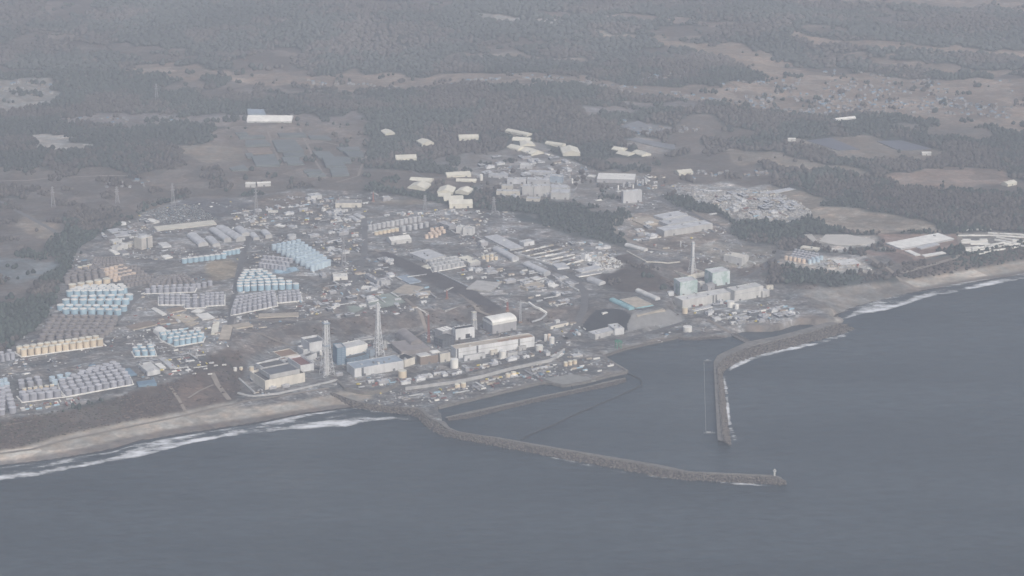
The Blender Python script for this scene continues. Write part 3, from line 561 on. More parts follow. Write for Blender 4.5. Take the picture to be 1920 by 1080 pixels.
B(A4, (1440, 258), (1492, 292), (1605, 272), 6, 'white', 'offwhite', 'left white panel lying on the brown block', name='roof_panel', cat='roof panel', para=.1, ztop=28.2, hm=1.5)
B(A4, (1578, 228), (1622, 252), (1715, 237), 6, 'white', 'white', 'right white panel lying behind the brown block', name='roof_panel', cat='roof panel', para=.1, ztop=28.2, hm=1.5)
B(A4, (1690, 245), (1712, 262), (1825, 242), 98, 'wallcream', 'roofgrey', 'cream block right of the brown block')
def t12(root, a, b, H):
    bays([.0+.02, .27, .80], 4)(root, a, b, H)
    MB().box(-a+3, a-3, -b-.2, -b+.1, H*.55, H*.62).build('wall_band', M('wallgrey'), root)
    MB().box(a*.1, a*.98, -b+.5, b*.1, H-.75, H-.55).build('rust_stain_sheet', M('rust'), root)
B(A6, (430, 592), (506, 636), (1500, 478), 128, 'wallpale', 'beige', 'longest turbine hall with a beige roof stained brown', name='turbine_hall', units=2, extra=t12)
B(A6, (596, 712), (612, 724), (878, 682), 70, 'wallpale', 'roofgrey', 'low white annex on the left front of the longest hall')
B(A6, (935, 650), (952, 660), (1032, 648), 58, 'wallcream', 'beige', 'small beige annex in the middle front of the longest hall')
B(A6, (1140, 678), (1160, 690), (1282, 670), 58, 'wallgrey', 'roofgrey', 'small grey annex beside the white tank in front of the longest hall')
B(A6, (1290, 598), (1302, 608), (1396, 592), 55, 'wallgrey', 'roofgrey', 'small grey annex at the right front of the longest hall')
B(A6, (455, 362), (500, 388), (742, 352), 140, 'wallpale', 'black', 'white walled reactor block with a black roof and dark opening', name='reactor_building', extra=lambda r, a, b, H: MB().box(a*.05, a*.5, -b-.3, -b+.1, H*.05, H*.42).build('opening', M('black'), r))
B(A6, (240, 378), (335, 418), (490, 380), 100, 'grey', 'roofgrey', 'grey block with white roof panels leaning on the white reactor block', extra=lambda r, a, b, H: [MB().box(-a*.8+a*.6*i, -a*.35+a*.6*i, -b*.9, b*.9, H-.7, H-.3).build('white_panel', M('white'), r) for i in range(3)])
B(A6, (240, 482), (335, 522), (482, 480), 105, 'darkgrey', 'roofdark', 'dark lower storey beneath the grey block with white panels', extra=truss(.7, 'darkgrey', 3, 4))
B(Z5, (1452, 362), (1556, 446), (1634, 418), 12, 'browngrey', 'browngrey', 'grey brown barrel vaulted cover over the third reactor', rt='arch', rise=.55, name='reactor_cover', cat='cover')
B(Z5, (1400, 405), (1490, 478), (1700, 440), 34, 'browngrey', 'browngrey', 'dark brown damaged block under the barrel vaulted cover', name='reactor_building')
def cov(root, a, b, H):
    for s_ in (-1, 1): MB().box(-a-.6, a+.6, s_*(b+.6)-.2, s_*(b+.6)+.2, H-5, H+.4).build('fascia', M('white'), root)
    for s_ in (-1, 1): MB().box(s_*(a+.6)-.2, s_*(a+.6)+.2, -b-.4, b+.4, H-5, H+.4).build('fascia', M('white'), root)
    for i in range(1, 4): MB().box(-a+2*a*i/4-.25, -a+2*a*i/4+.25, -b-.35, -b, 0, H-5).build('panel_joint', M('grey'), root)
B(A6, (812, 252), (968, 310), (1272, 254), 138, 'grey', 'white', 'tall grey clad reactor cover with a curved white roof', rt='arch', rise=.15, name='reactor_cover', cat='cover', extra=cov)
B(Z5, (1130, 380), (1150, 392), (1290, 372), 12, 'wallgrey', 'roofgrey', 'low grey wall like block behind the white cantilevered cover', rt='open')
# centre and terraces
for fr, a_ in [
 (Z6, ((990, 345), (1010, 368), (1145, 338), 22, 'wallcream', 'roofgrey', 'stepped beige office block beside the long white pipe')),
 (Z6, ((1300, 405), (1345, 430), (1500, 392), 38, 'wallgrey', 'lightgrey', 'grey intake building standing in front of the dark pit wall')),
 (Z6, ((1440, 352), (1490, 388), (1552, 372), 48, 'wallpale', 'wallpale', 'pale block with a slanted side in front of the dark pit wall')),
 (Z6, ((1525, 165), (1650, 228), (1782, 205), 5, 'teal', 'beige', 'wide flat beige cover edged with teal sheet on the terrace')),
 (Z6, ((1640, 245), (1660, 285), (1870, 242), 5, 'beige', 'beige', 'low beige platform at the lip of the concrete slope')),
 (Z6, ((1395, 262), (1400, 268), (1440, 262), 3, 'white', 'white', 'tiny white hut on the orange soil by the teal roof')),
 (Z6, ((1032, 580), (1062, 600), (1112, 568), 3, 'offwhite', 'offwhite', 'white slanting slab at the bend of the quay road')),
 (Z6, ((1170, 575), (1180, 590), (1252, 580), 12, 'wallgrey', 'lightgrey', 'low rounded grey shed on the quay')),
 (Z6, ((790, 65), (830, 85), (960, 55), 20, 'beige', 'beige', 'beige shed on the upper yard above the red crane')),
 (Z6, ((985, 62), (1010, 70), (1072, 58), 8, 'offwhite', 'white', 'small white shed right of the beige shed')),
 (Z6, ((455, 45), (560, 105), (640, 40), 4, 'concrete', 'concrete', 'flat concrete platform above the dark road cutting')),
 (Z7, ((350, 252), (548, 350), (640, 330), 12, 'wallgrey', 'lightgrey', 'long grey workshop roof at the top of the middle yard')),
 (Z7, ((620, 285), (650, 300), (728, 285), 30, 'wallpale', 'lightgrey', 'light grey box at the end of the long workshop')),
 (Z7, ((300, 285), (330, 300), (380, 292), 28, 'grey', 'offwhite', 'small dark shed with a pale roof below the long workshop')),
 (Z7, ((845, 538), (1010, 610), (1062, 600), 4, 'grey', 'roofgrey', 'long flat grey roof sloping towards the road')),
 (Z7, ((860, 458), (902, 492), (988, 480), 12, 'wallpale', 'lightgrey', 'light grey hall beside the parked trailer rows')),
 (Z7, ((1040, 498), (1080, 522), (1242, 488), 12, 'wallgrey', 'lightgrey', 'wide grey hall right of the parked trailer rows')),
 (Z7, ((1040, 540), (1062, 553), (1236, 525), 6, 'white', 'grey', 'low flat annex edged in white below the wide grey hall')),
 (Z7, ((1085, 380), (1110, 390), (1138, 380), 48, 'wallpale', 'lightgrey', 'small upright pale tower block beside the wide grey hall')),
 (Z7, ((600, 625), (660, 645), (802, 612), 14, 'wallcream', 'beige', 'beige hall in the cluttered yard behind the reactor cover')),
 (Z7, ((830, 625), (870, 634), (915, 615), 6, 'offwhite', 'white', 'small white hall right of the beige hall')),
 (Z7, ((690, 562), (740, 580), (796, 566), 6, 'offwhite', 'offwhite', 'pale flat hut below the second long shed')),
 (Z7, ((1185, 328), (1210, 345), (1245, 335), 8, 'offwhite', 'offwhite', 'small white roofed hut at the edge of the wooded gully')),
 (N1, ((492, 415), (575, 442), (760, 408), 25, 'lightgrey', 'lightgrey', 'rear section of the big pale warehouse group')),
 (N1, ((570, 452), (612, 485), (842, 445), 25, 'lightgrey', 'lightgrey', 'middle section of the big pale warehouse group')),
 (N1, ((500, 508), (582, 532), (945, 476), 45, 'wallgrey', 'lightgrey', 'front and largest section of the pale warehouse group')),
 (N1, ((340, 450), (440, 490), (580, 465), 8, 'beige', 'beige', 'beige platform left of the pale warehouses')),
 (N1, ((355, 515), (380, 532), (428, 522), 5, 'offwhite', 'offwhite', 'left white hut in front of the pale warehouses')),
 (N1, ((412, 545), (440, 565), (478, 553), 5, 'offwhite', 'offwhite', 'right white hut in front of the pale warehouses')),
 (A8, ((935, 300), (1210, 352), (1388, 318), 118, 'wallgrey', 'wallcream', 'plain grey block on the bank behind the green patterned boxes')),
 (A7, ((1600, 378), (1630, 392), (1830, 376), 125, 'lightgrey', 'wallpale', 'tall pale blue grey block below the white cylinders')),
 (A7, ((200, 215), (400, 222), (475, 198), 28, 'lightgrey', 'lightgrey', 'flat pale wing at the left of the incinerator complex')),
 (A7, ((340, 325), (452, 330), (455, 312), 45, 'wallcream', 'lightgrey', 'small pale box on the left of the incinerator complex')),
 (A7, ((285, 385), (535, 390), (550, 368), 42, 'wallcream', 'lightgrey', 'low cream wing at the lower left of the incinerator complex')),
 (A7, ((400, 260), (600, 262), (610, 240), 50, 'lightgrey', 'lightgrey', 'upper left hall of the incinerator complex')),
 (A7, ((612, 264), (850, 268), (842, 240), 45, 'lightgrey', 'lightgrey', 'upper right hall of the incinerator complex')),
 (A7, ((560, 332), (682, 336), (690, 312), 100, 'wallgrey', 'lightgrey', 'left half of the tall front hall of the incinerator complex')),
 (A7, ((684, 334), (858, 330), (855, 305), 105, 'wallgrey', 'lightgrey', 'right half of the tall front hall of the incinerator complex')),
 (A7, ((862, 348), (1035, 352), (1020, 318), 30, 'wallgrey', 'lightgrey', 'stepped rear hall at the right of the incinerator complex')),
 (A7, ((862, 398), (1055, 404), (1042, 362), 72, 'wallgrey', 'lightgrey', 'stepped front hall at the right of the incinerator complex')),
 (A7, ((600, 462), (742, 468), (745, 445), 30, 'wallcream', 'lightgrey', 'low cream annex below the tall front hall')),
 (A7, ((535, 108), (665, 112), (668, 85), 40, 'lightgrey', 'offwhite', 'detached pale hall behind the incinerator complex')),
 (A7, ((625, 182), (870, 192), (868, 168), 32, 'lightgrey', 'lightgrey', 'long low hall at the back of the incinerator complex')),
 (A7, ((855, 228), (985, 234), (978, 210), 66, 'bluegrey', 'lightgrey', 'blue grey hall full of ducts in the incinerator complex')),
 (N4, ((235, 540), (520, 548), (512, 502), 30, 'grey', 'white', 'long white roofed hall with a grey wall by the round wood')),
 (N4, ((165, 520), (222, 524), (225, 512), 8, 'offwhite', 'white', 'low white lean-to left of the long white roofed hall')),
 (N4, ((1480, 640), (1520, 655), (1760, 615), 6, 'lightgrey', 'lightgrey', 'long thin pale roof in the fields above the rubble yard')),
 (N2, ((900, 298), (1000, 345), (1396, 268), 12, 'lightgrey', 'white', 'long white roof beside the northern storage yards')),
 (N2, ((1120, 330), (1150, 345), (1290, 310), 8, 'grey', 'lightgrey', 'grey strip building right below the long white roof')),
 (N2, ((1022, 358), (1105, 395), (1138, 385), 6, 'offwhite', 'white', 'short white strip at the front left of the long white roof')),
 (N2, ((1165, 388), (1180, 402), (1335, 376), 6, 'offwhite', 'white', 'thin white strip at the front right of the long white roof')),
 (N2, ((515, 430), (540, 470), (700, 455), 4, 'concrete', 'offwhite', 'pale flat slab building right of the small colourful tanks')),
 (N2, ((205, 315), (240, 335), (370, 352), 14, 'wallcream', 'tent', 'long cream shed above the small colourful tanks')),
]: B(fr, *a_, units=3 if a_[3] > 40 else (1 if a_[3] > 11 else 0))
V = [(Z6, ((1450, 172), (1598, 240), (1640, 232), 8, 'teal', 'teal', 'long bright teal barrel roofed shed on the terrace')),
 (Z6, ((1645, 100), (1795, 165), (1828, 156), 10, 'wallpale', 'offwhite', 'long pale shed behind the teal edged cover')),
 (Z7, ((415, 348), (560, 425), (602, 412), 18, 'lightgrey', 'lightgrey', 'upper of two long light sheds beside the road')),
 (Z7, ((645, 462), (800, 535), (842, 522), 18, 'lightgrey', 'lightgrey', 'lower of two long light sheds beside the road')),
 (Z7, ((1120, 578), (1215, 612), (1266, 602), 12, 'wallpale', 'lightgrey', 'light shed beside the reddish bank above the terrace road')),
 (N1, ((285, 640), (430, 680), (455, 670), 4, 'offwhite', 'offwhite', 'narrow white shed on the bank left of the tall pole'))]
for fr, a_ in V: B(fr, *a_, rt='arch', rise=.3, name='long_shed', cat='shed')
# left plateau
for fr, a_ in [(Z4, ((1385, 535), (1515, 588), (1655, 552), 26, 'wallgrey', 'lightgrey', 'wide grey hall below the big white tent')),
 (Z4, ((1752, 568), (1845, 612), (1916, 594), 25, 'wallgrey', 'tent', 'grey hall with a bright cream roof right of the light tanks')),
 (Z4, ((820, 716), (928, 712), (915, 688), 26, 'white', 'white', 'bright white hall right of the big blue tank field')),
 (Z4, ((1055, 692), (1150, 748), (1178, 740), 36, 'lightgrey', 'grey', 'left wing of the pale angled office building')),
 (Z4, ((1165, 745), (1180, 752), (1248, 738), 38, 'lightgrey', 'grey', 'right wing of the pale angled office building')),
 (Z4, ((1285, 715), (1390, 765), (1485, 750), 5, 'bluegrey', 'bluegrey', 'flat blue grey roof beside the dark road cutting')),
 (Z4, ((1028, 795), (1108, 800), (1115, 785), 14, 'offwhite', 'white', 'small white hall below the angled office building')),
 (Z4, ((378, 330), (438, 340), (452, 328), 8, 'offwhite', 'white', 'tiny bright white hut above the dome')),
 (Z4, ((470, 330), (515, 348), (558, 343), 5, 'offwhite', 'lightgrey', 'flat pale hut right of the tiny white hut')),
 (Z4, ((615, 95), (652, 112), (735, 100), 32, 'offwhite', 'lightgrey', 'white office block at the top of the plateau')),
 (Z4, ((835, 162), (1030, 162), (1028, 138), 34, 'wallcream', 'roofgrey', 'wide cream walled office with a grey roof')),
 (Z4, ((735, 200), (745, 205), (762, 200), 22, 'offwhite', 'white', 'small white cube like hut left of the wide cream office')),
 (Z4, ((1745, 338), (1790, 345), (1805, 328), 48, 'offwhite', 'offwhite', 'left half of the bright white plant block by the road')),
 (Z4, ((1792, 352), (1862, 358), (1864, 338), 48, 'offwhite', 'offwhite', 'right half of the bright white plant block by the road')),
 (Z4, ((1605, 305), (1690, 335), (1738, 322), 28, 'grey', 'grey', 'dull grey plant block left of the bright white block')),
 (Z4, ((330, 228), (405, 227), (412, 216), 8, 'offwhite', 'tent', 'short pale roof among the reddish yards')),
 (Z4, ((1180, 112), (1195, 122), (1250, 115), 30, 'grey', 'lightgrey', 'grey substation block at the forest edge')),
 (Z4, ((1480, 635), (1520, 650), (1565, 640), 6, 'tent', 'tent', 'small cream roof at the corner of the light tank field')),
 (Z4, ((1330, 800), (1400, 850), (1500, 790), 10, 'wallgrey', 'beige', 'low beige works building right of the green mound')),
 (Z4, ((1400, 830), (1430, 850), (1560, 840), 12, 'wallcream', 'beige', 'ragged beige works building behind the open pit')),
 (Z4, ((1640, 925), (1660, 965), (1765, 935), 18, 'concrete', 'darkgrey', 'open topped concrete vault beside the road cutting')),
 (Z3, ((418, 438), (450, 452), (515, 440), 22, 'offwhite', 'offwhite', 'rear white office wing left of the tall slab tower')),
 (Z3, ((455, 478), (480, 492), (560, 466), 38, 'offwhite', 'offwhite', 'front white office wing left of the tall slab tower')),
 (Z3, ((545, 462), (570, 476), (620, 460), 22, 'wallcream', 'wallcream', 'low wing joining the offices to the slab tower')),
 (Z3, ((415, 512), (465, 545), (488, 532), 8, 'white', 'white', 'thin white hut below the front office wing')),
 (Z3, ((480, 518), (520, 545), (560, 530), 12, 'wallgrey', 'roofgrey', 'grey hut below the front office wing')),
 (Z3, ((400, 362), (440, 385), (522, 370), 6, 'lightgrey', 'lightgrey', 'pale low hall at the upper left of the office yard')),
 (Z3, ((440, 398), (470, 412), (585, 400), 6, 'lightgrey', 'lightgrey', 'pale low hall nearest the office wings')),
 (Z3, ((490, 380), (520, 396), (640, 376), 5, 'grey', 'lightgrey', 'long grey hall between the two pale low halls')),
 (Z3, ((780, 462), (820, 490), (888, 482), 12, 'wallpale', 'offwhite', 'pale hall right of the slab tower')),
 (Z3, ((805, 558), (840, 576), (900, 568), 8, 'white', 'white', 'bright white hut left of the single blue tank row')),
 (Z3, ((1065, 998), (1120, 1036), (1208, 1018), 8, 'offwhite', 'white', 'white tent roof beside the main yard road')),
 (Z3, ((1032, 975), (1085, 986), (1136, 964), 6, 'offwhite', 'white', 'flat white roof behind the white tent roof')),
 (Z3, ((870, 700), (890, 720), (935, 705), 20, 'wallgrey', 'lightgrey', 'small grey pump house among the muddled grey tanks')),
 (Z1, ((1240, 560), (1290, 582), (1400, 560), 5, 'beige', 'brown', 'flat brown topped cistern below the grey tanks')),
 (Z1, ((1150, 640), (1200, 668), (1330, 655), 5, 'beige', 'brown', 'wide flat brown cistern in the middle yard')),
 (Z1, ((1290, 610), (1340, 636), (1430, 612), 5, 'beige', 'beige', 'upper of three flat beige cisterns')),
 (Z1, ((1350, 640), (1392, 656), (1472, 628), 5, 'beige', 'beige', 'middle of three flat beige cisterns')),
 (Z1, ((1400, 664), (1432, 680), (1492, 656), 5, 'beige', 'beige', 'lowest of three flat beige cisterns')),
 (Z1, ((960, 680), (1000, 712), (1180, 672), 4, 'beige', 'brown', 'long flat brown cistern left of the arched white tent')),
 (Z1, ((1597, 725), (1632, 740), (1647, 650), 10, 'tent', 'tent', 'narrow cream hall beside the long brown roof')),
 (Z1, ((1650, 770), (1722, 785), (1752, 675), 6, 'brown', 'beige', 'long brown roof at the end of the yard road')),
 (Z1, ((1758, 672), (1770, 702), (1900, 680), 4, 'beige', 'beige', 'triangular looking beige slab right of the long brown roof')),
 (Z1, ((1035, 968), (1105, 1028), (1196, 1008), 34, 'wallpale', 'offwhite', 'large pale box building below the small blue tanks')),
 (Z1, ((1158, 968), (1200, 1000), (1240, 988), 12, 'offwhite', 'white', 'small white annex of the large pale box building')),
 (Z1, ((1192, 930), (1278, 1000), (1322, 990), 10, 'wallgrey', 'lightgrey', 'long grey shed right of the large pale box building')),
 (Z1, ((905, 1010), (960, 1058), (1020, 1040), 5, 'steelblue', 'steelblue', 'dark blue flat roof behind the coastal grey tanks')),
 (Z2, ((900, 418), (935, 440), (1058, 426), 14, 'steelblue', 'steelblue', 'dark blue hall at the right end of the coastal grey tanks')),
 (Z3, ((1840, 1010), (1540, 1020), (1600, 990), 3, 'beige', 'beige', 'flat beige slab below the striped grey tank block'))]: B(fr, *a_, units=2 if a_[3] > 24 else 0)
B(Z1, (1150, 728), (1192, 762), (1282, 748), 6, 'white', 'white', 'arched white tent behind the blue tank cluster', rt='arch', rise=.35, name='storage_tent', cat='storage tent')
G_S = 'parallel ribbed grey sheds'
for p, l in [(((1000, 405), (1088, 478), (1165, 470), 15), 'leftmost grey shed of the parallel row below the car park'), (((1140, 425), (1195, 480), (1245, 465), 12), 'short shed second in the parallel row'), (((1168, 362), (1280, 440), (1332, 430), 20), 'longest shed in the parallel row'),
 (((1215, 350), (1370, 438), (1430, 420), 18), 'wide shed fourth in the parallel row'), (((1220, 345), (1290, 360), (1325, 350), 6), 'small flat shed at the top of the parallel row'), (((1358, 355), (1412, 402), (1470, 388), 14), 'pale shed fifth in the parallel row'),
 (((1470, 395), (1500, 430), (1542, 420), 14), 'stubby shed sixth in the parallel row'), (((1555, 375), (1592, 412), (1642, 405), 18), 'rightmost shed of the parallel row'), (((2215, 268), (2275, 300), (2295, 288), 6), 'pale shed beside the small blue roofs'), (((2250, 255), (2300, 275), (2325, 262), 6), 'pale shed behind the small blue roofs')]:
    bld(Z3, *p[:3], p[3], 'wallgrey', 'lightgrey', l, rt='arch', rise=.25, name='ribbed_shed', cat='shed', grp=G_S)
def tower(root, a, b, H):
    MB().box(-a*.12, a*.12, -b-.3, -b+.1, 0, H-2).build('window_strip', M('darkgrey'), root); MB().cyl(0, 0, H-.5, H+4, b*.8, b*.7, 16).build('round_top', M('lightgrey'), root)
    for i in range(1, 9): MB().box(-a, a, -b-.15, -b+.05, H*i/9.5, H*i/9.5+1.2).build('window_band', M('grey'), root)
B(Z3, (640, 405), (660, 430), (742, 408), 84, 'wallcream', 'lightgrey', 'tall beige slab tower with a dark vertical strip', name='office_tower', cat='tower', extra=tower)
# units 5 and 6
B(A8, (145, 518), (400, 612), (665, 562), 75, 'wallcream', 'brown', 'low block with a brown roof behind the two green patterned boxes', rt='open', name='auxiliary_building')
B(A8, (188, 655), (285, 712), (545, 678), 215, 'greenwhite', 'wallpale', 'left green and white patterned reactor box', name='reactor_building', grp='green and white patterned boxes')
B(A8, (655, 515), (770, 578), (1032, 540), 200, 'greenwhite', 'wallpale', 'right green and white patterned reactor box', name='reactor_building', grp='green and white patterned boxes')
B(A8, (545, 700), (580, 722), (652, 702), 85, 'wallgrey', 'wallcream', 'small grey block between the green patterned boxes')
B(A8, (650, 752), (702, 785), (802, 752), 60, 'grey', 'roofgrey', 'small dark arched shed between the green patterned boxes', rt='arch', rise=.25)
B(A8, (215, 925), (320, 988), (1058, 858), 122, 'offwhite', 'offwhite', 'left pale turbine hall before the green patterned boxes', name='turbine_hall', units=4, extra=bays([.62, .68], 3))
B(A8, (1000, 790), (1100, 845), (1530, 765), 165, 'offwhite', 'offwhite', 'right pale turbine hall before the green patterned boxes', name='turbine_hall', units=4, extra=lambda r, a, b, H: MB().box(-a+2, a-2, -b-.2, -b+.1, H*.62, H*.68).build('wall_band', M('lightgrey'), r))
B(A8, (1490, 812), (1522, 850), (1625, 828), 95, 'wallgrey', 'wallpale', 'low annex at the right end of the right turbine hall')
B(A8, (1560, 762), (1580, 772), (1682, 758), 60, 'wallcream', 'beige', 'small yellowish block at the far right end of the turbine halls')
B(A8, (85, 850), (110, 862), (190, 850), 40, 'wallpale', 'lightgrey', 'small pale annex at the left foot of the left patterned box')
B(Z8, (470, 640), (490, 650), (625, 618), 8, 'offwhite', 'lightgrey', 'low white shed between the left hall and the water front')
B(Z8, (615, 700), (640, 712), (690, 705), 22, 'wallpale', 'offwhite', 'small pale pump house beside the screen channel')
# ------------------------------------------------------------------ tanks
SITE0 = math.radians(27)
ORD = ['', 'first', 'second', 'third', 'fourth', 'fifth', 'sixth', 'seventh', 'eighth', 'ninth', 'tenth', 'eleventh', 'twelfth', 'thirteenth', 'fourteenth']
TP = {}
def tank_proto(key, body, top):
    b = MB(); n = 18; b.cyl(0, 0, -.1, 1, .5, .5, n, cap=False)
    for z in (.33, .66): b.cyl(0, 0, z-.006, z+.006, .504, .504, n, cap=False)
    bm_ = mesh('tank_body', b.V, b.F, [M(body)], b.M, True)
    r = MB(); r.cyl(0, 0, .985, 1.0, .515, .515, n, cap=False); r.cyl(0, 0, 1.0, 1.055, .515, .05, n, cap=True); r.cyl(.3, .1, 1.02, 1.07, .04, .04, 6)
    TP[key] = (bm_, mesh('tank_roof', r.V, r.F, [M(top)], r.M))
for k_, b_, t_ in [('blue', 'blue', 'white'), ('paleblue', 'paleblue', 'paleblue'), ('grey', 'tankgrey', 'tanktop'), ('brown', 'browngrey', 'browngrey'), ('cream', 'cream', 'tent'), ('peach', 'peach', 'peach'), ('light', 'lightgrey', 'offwhite'), ('white', 'white', 'white')]: tank_proto(k_, b_, t_)
ADJ = dict(blue='blue', paleblue='pale blue', grey='grey', brown='brownish grey', cream='cream', peach='peach', light='light grey', white='white')
def tank(x, y, d, h, key, label, grp=None, z=None):
    zz = float(HGT(x, y)) if z is None else z
    o = empty('storage_tank', (x, y, zz)); o.scale = (d, d, h); tag(o, label, 'tank', grp)
    link('tank_body', TP[key][0], o); link('tank_roof', TP[key][1], o); return o
STUFF = []; PEND = []; SOLO = 34
def rows(key, R, d, h, block, pad=None, stuff=False, top2=None):
    """rows of tanks, each row given by the ground pixels of its first and last tank (nearest row first)"""
    lab = block; ADJ_ = ADJ[key]; allp = []
    for ri, (x0, y0, x1, y1, n) in enumerate(R):
        a = np.array(G2(x0, y0)); b = np.array(G2(x1, y1))
        for i in range(n):
            p = a+(b-a)*(i/(max(n-1, 1))); dd = min(d, np.hypot(*(b-a))/max(n-1, 1)*.97) if n > 1 else d
            allp.append(p)
            if stuff: STUFF.append((p, dd, h, key)); continue
            wn = 'front' if ri == 0 else ORD[ri+1]
            PEND.append((dd*h/math.hypot(p[1], CAMZ)**2, p, dd, h, key, f'{ADJ_} tank {ORD[i+1]} from left in {wn} row, {lab}', f'tanks in {lab}'))
    A = np.array(allp); c = A.mean(0)
    for p in allp: CLEAR.append((p[0], p[1], 0, d*.5+6, d*.5+6, 0))
    if pad:
        # convex outline grown by the tank radius, built as a low white dike
        pts = sorted(map(tuple, A))
        def half(P):
            o = []
            for p in P:
                while len(o) > 1 and (o[-1][0]-o[-2][0])*(p[1]-o[-2][1])-(o[-1][1]-o[-2][1])*(p[0]-o[-2][0]) <= 0: o.pop()
                o.append(p)
            return o[:-1]
        H_ = half(pts)+half(pts[::-1]); H_ = np.array(H_); out = []
        for i in range(len(H_)):
            p, q, s_ = H_[i-1], H_[i], H_[(i+1) % len(H_)]; e1 = (q-p)/np.linalg.norm(q-p); e2 = (s_-q)/np.linalg.norm(s_-q); nn = np.array([e1[1]+e2[1], -e1[0]-e2[0]]); nn /= np.linalg.norm(nn)+1e-9; cosv = max(.5, nn[0]*e1[1]-nn[1]*e1[0]); out.append(q+nn*(d*.62+1.5)/cosv)
        n = len(out); zt = max(float(HGT(*p)) for p in out); ins = [c+(p-c)*(1-2.8/np.linalg.norm(p-c)) for p in out]; hh = 1.5
        V = [(p[0], p[1], zt-4) for p in out]+[(p[0], p[1], zt+hh) for p in out]+[(p[0], p[1], zt+hh) for p in ins]+[(p[0], p[1], zt+.15) for p in ins]
        Fc = [(r*n+i, r*n+(i+1) % n, (r+1)*n+(i+1) % n, (r+1)*n+i) for r in range(3) for i in range(n)]+[tuple(3*n+i for i in range(n))]
        mi = [0]*(3*n)+[1]; CLEAR.append((c[0], c[1], SITE0, np.ptp((A-c) @ np.array([math.cos(SITE0), math.sin(SITE0)]))/2+d, np.ptp((A-c) @ np.array([-math.sin(SITE0), math.cos(SITE0)]))/2+d, 0)); o = link('containment_dike', mesh('containment_dike', V, Fc, [M(pad), M('roofgrey')], mi)); tag(o, f'low {"white" if pad == "white" else "pale"} containment dike round {lab}', 'dike')
def quad(key, FL, FR, BL, BR, nx, ny, d, h, block, **k):
    R = []
    for j in range(ny):
        t = j/max(ny-1, 1); R.append((FL[0]+(BL[0]-FL[0])*t, FL[1]+(BL[1]-FL[1])*t, FR[0]+(BR[0]-FR[0])*t, FR[1]+(BR[1]-FR[1])*t, nx))
    rows(key, R, d, h, block, **k)
rows('blue', [(131, 555, 227, 553, 8), (138, 551.2, 233, 549, 8), (147, 548, 230, 545.5, 7), (162, 545, 226, 542.5, 5)], 15, 12.5, 'upper blue block on the left')
rows('blue', [(124, 571, 236, 570, 8), (140, 564.5, 243, 561.5, 7)], 16, 12, 'middle blue band on the left', top2=1)
rows('blue', [(124, 588, 221, 590, 7), (114, 581, 232, 583, 8)], 15.5, 12, 'lowest blue band on the left')
rows('cream', [(136, 541, 200, 530, 5)], 17, 10, 'row above the upper blue block')
rows('brown', [(127, 532, 192, 519, 6), (126, 526, 190, 513.5, 6), (129, 520.5, 190, 508.5, 6), (134, 515, 186, 504.5, 5)], 13, 10, 'block behind that cream row')
rows('cream', [(150, 507, 168, 503, 3)], 11, 9, 'far tip of the brownish block')
rows('peach', [(216, 527, 251, 518, 5), (208, 521.5, 243, 513.5, 5), (200, 516.5, 235, 508.5, 5), (192, 511.5, 227, 503.5, 5)], 11, 9, 'the striped peach block')
quad('brown', (240, 538), (286, 529), (214, 506), (254, 503), 7, 6, 9.5, 8, 'the brownish field right of the peach block', stuff=True)
quad('brown', (172, 500), (232, 500), (180, 488), (225, 487), 9, 4, 9, 8, 'the far brownish field', stuff=True)
rows('brown', [(76, 645, 130, 641, 4), (80, 636, 190, 634, 8), (86, 628, 198, 627.5, 9), (90, 621, 205, 621, 9), (93, 614, 208, 616, 9), (97, 607, 212, 609, 9), (103, 600, 215, 602, 9)], 14, 11.5, 'wide block behind the cream rows')
rows('cream', [(45, 667, 188, 647.5, 12), (37, 662, 180, 642, 12)], 13, 14.5, 'the long cream double row', pad='white')
rows('grey', [(5, 677, 24, 673, 3), (3, 672, 18, 668, 2)], 10, 14, 'the far left edge cluster')
rows('grey', [(129, 741, 241, 720.5, 9), (123, 734.5, 238, 713.5, 9), (119, 727.5, 234, 707, 9), (117, 721, 229, 701, 9), (138, 712, 222, 696, 7), (155, 705, 219, 691.5, 6), (172, 699, 212, 688, 4)], 13.5, 11, 'the coastal grey block', pad='white')
rows('grey', [(48, 751, 108, 743.5, 5), (43, 745.5, 101, 738, 5)], 14.5, 12.5, 'the front left coastal block', pad='white')
rows('cream', [(46, 735, 98, 728, 6)], 8.5, 8, 'small row in the coastal yard')
rows('grey', [(41, 727, 74, 721, 3), (40, 721, 70, 715, 3)], 12, 10, 'group above the small cream row')
rows('paleblue', [(103, 721, 118, 717.5, 2), (98, 715, 128, 708.5, 3)], 12, 10, 'small pale group above coastal block')
rows('grey', [(3+i*.4, 777-8*i, 24-i*2.2, 773.5-8*i, 2) for i in range(6)], 14, 11, 'column at the left photo edge')
rows('paleblue', [(2, 729, 13, 727, 2), (1, 721, 10, 719, 2)], 12, 11, 'top of the left edge column')
rows('blue', [(331, 648, 375, 640.5, 5), (319, 643, 378, 634, 6), (308, 637, 372, 628.5, 6), (304, 631.5, 340, 627, 4)], 11.5, 12, 'cluster by the arched white tent', pad='white')
rows('blue', [(258, 667, 286, 666, 3), (254, 660.5, 284, 659.5, 3), (262, 655, 281, 654.5, 2)], 11.5, 11, 'the smallest blue cluster', pad='white')
rows('grey', [(277, 549.5, 360, 546.5, 8), (288, 544, 363, 541, 7)], 11.5, 10, 'grey band beside the brownish field', pad='white')
rows('grey', [(372, 540, 394, 535, 3)], 11, 10, 'short row right of grey band')
quad('brown', (282, 537), (362, 533), (300, 522), (345, 519), 8, 5, 9, 8, 'the muddled field behind the grey band', stuff=True)
rows('grey', [(303, 571, 344, 571, 5), (303, 565, 344, 565, 5), (303, 559.5, 344, 559.5, 5)], 10.5, 9.5, 'left grid below the grey band', pad='white')
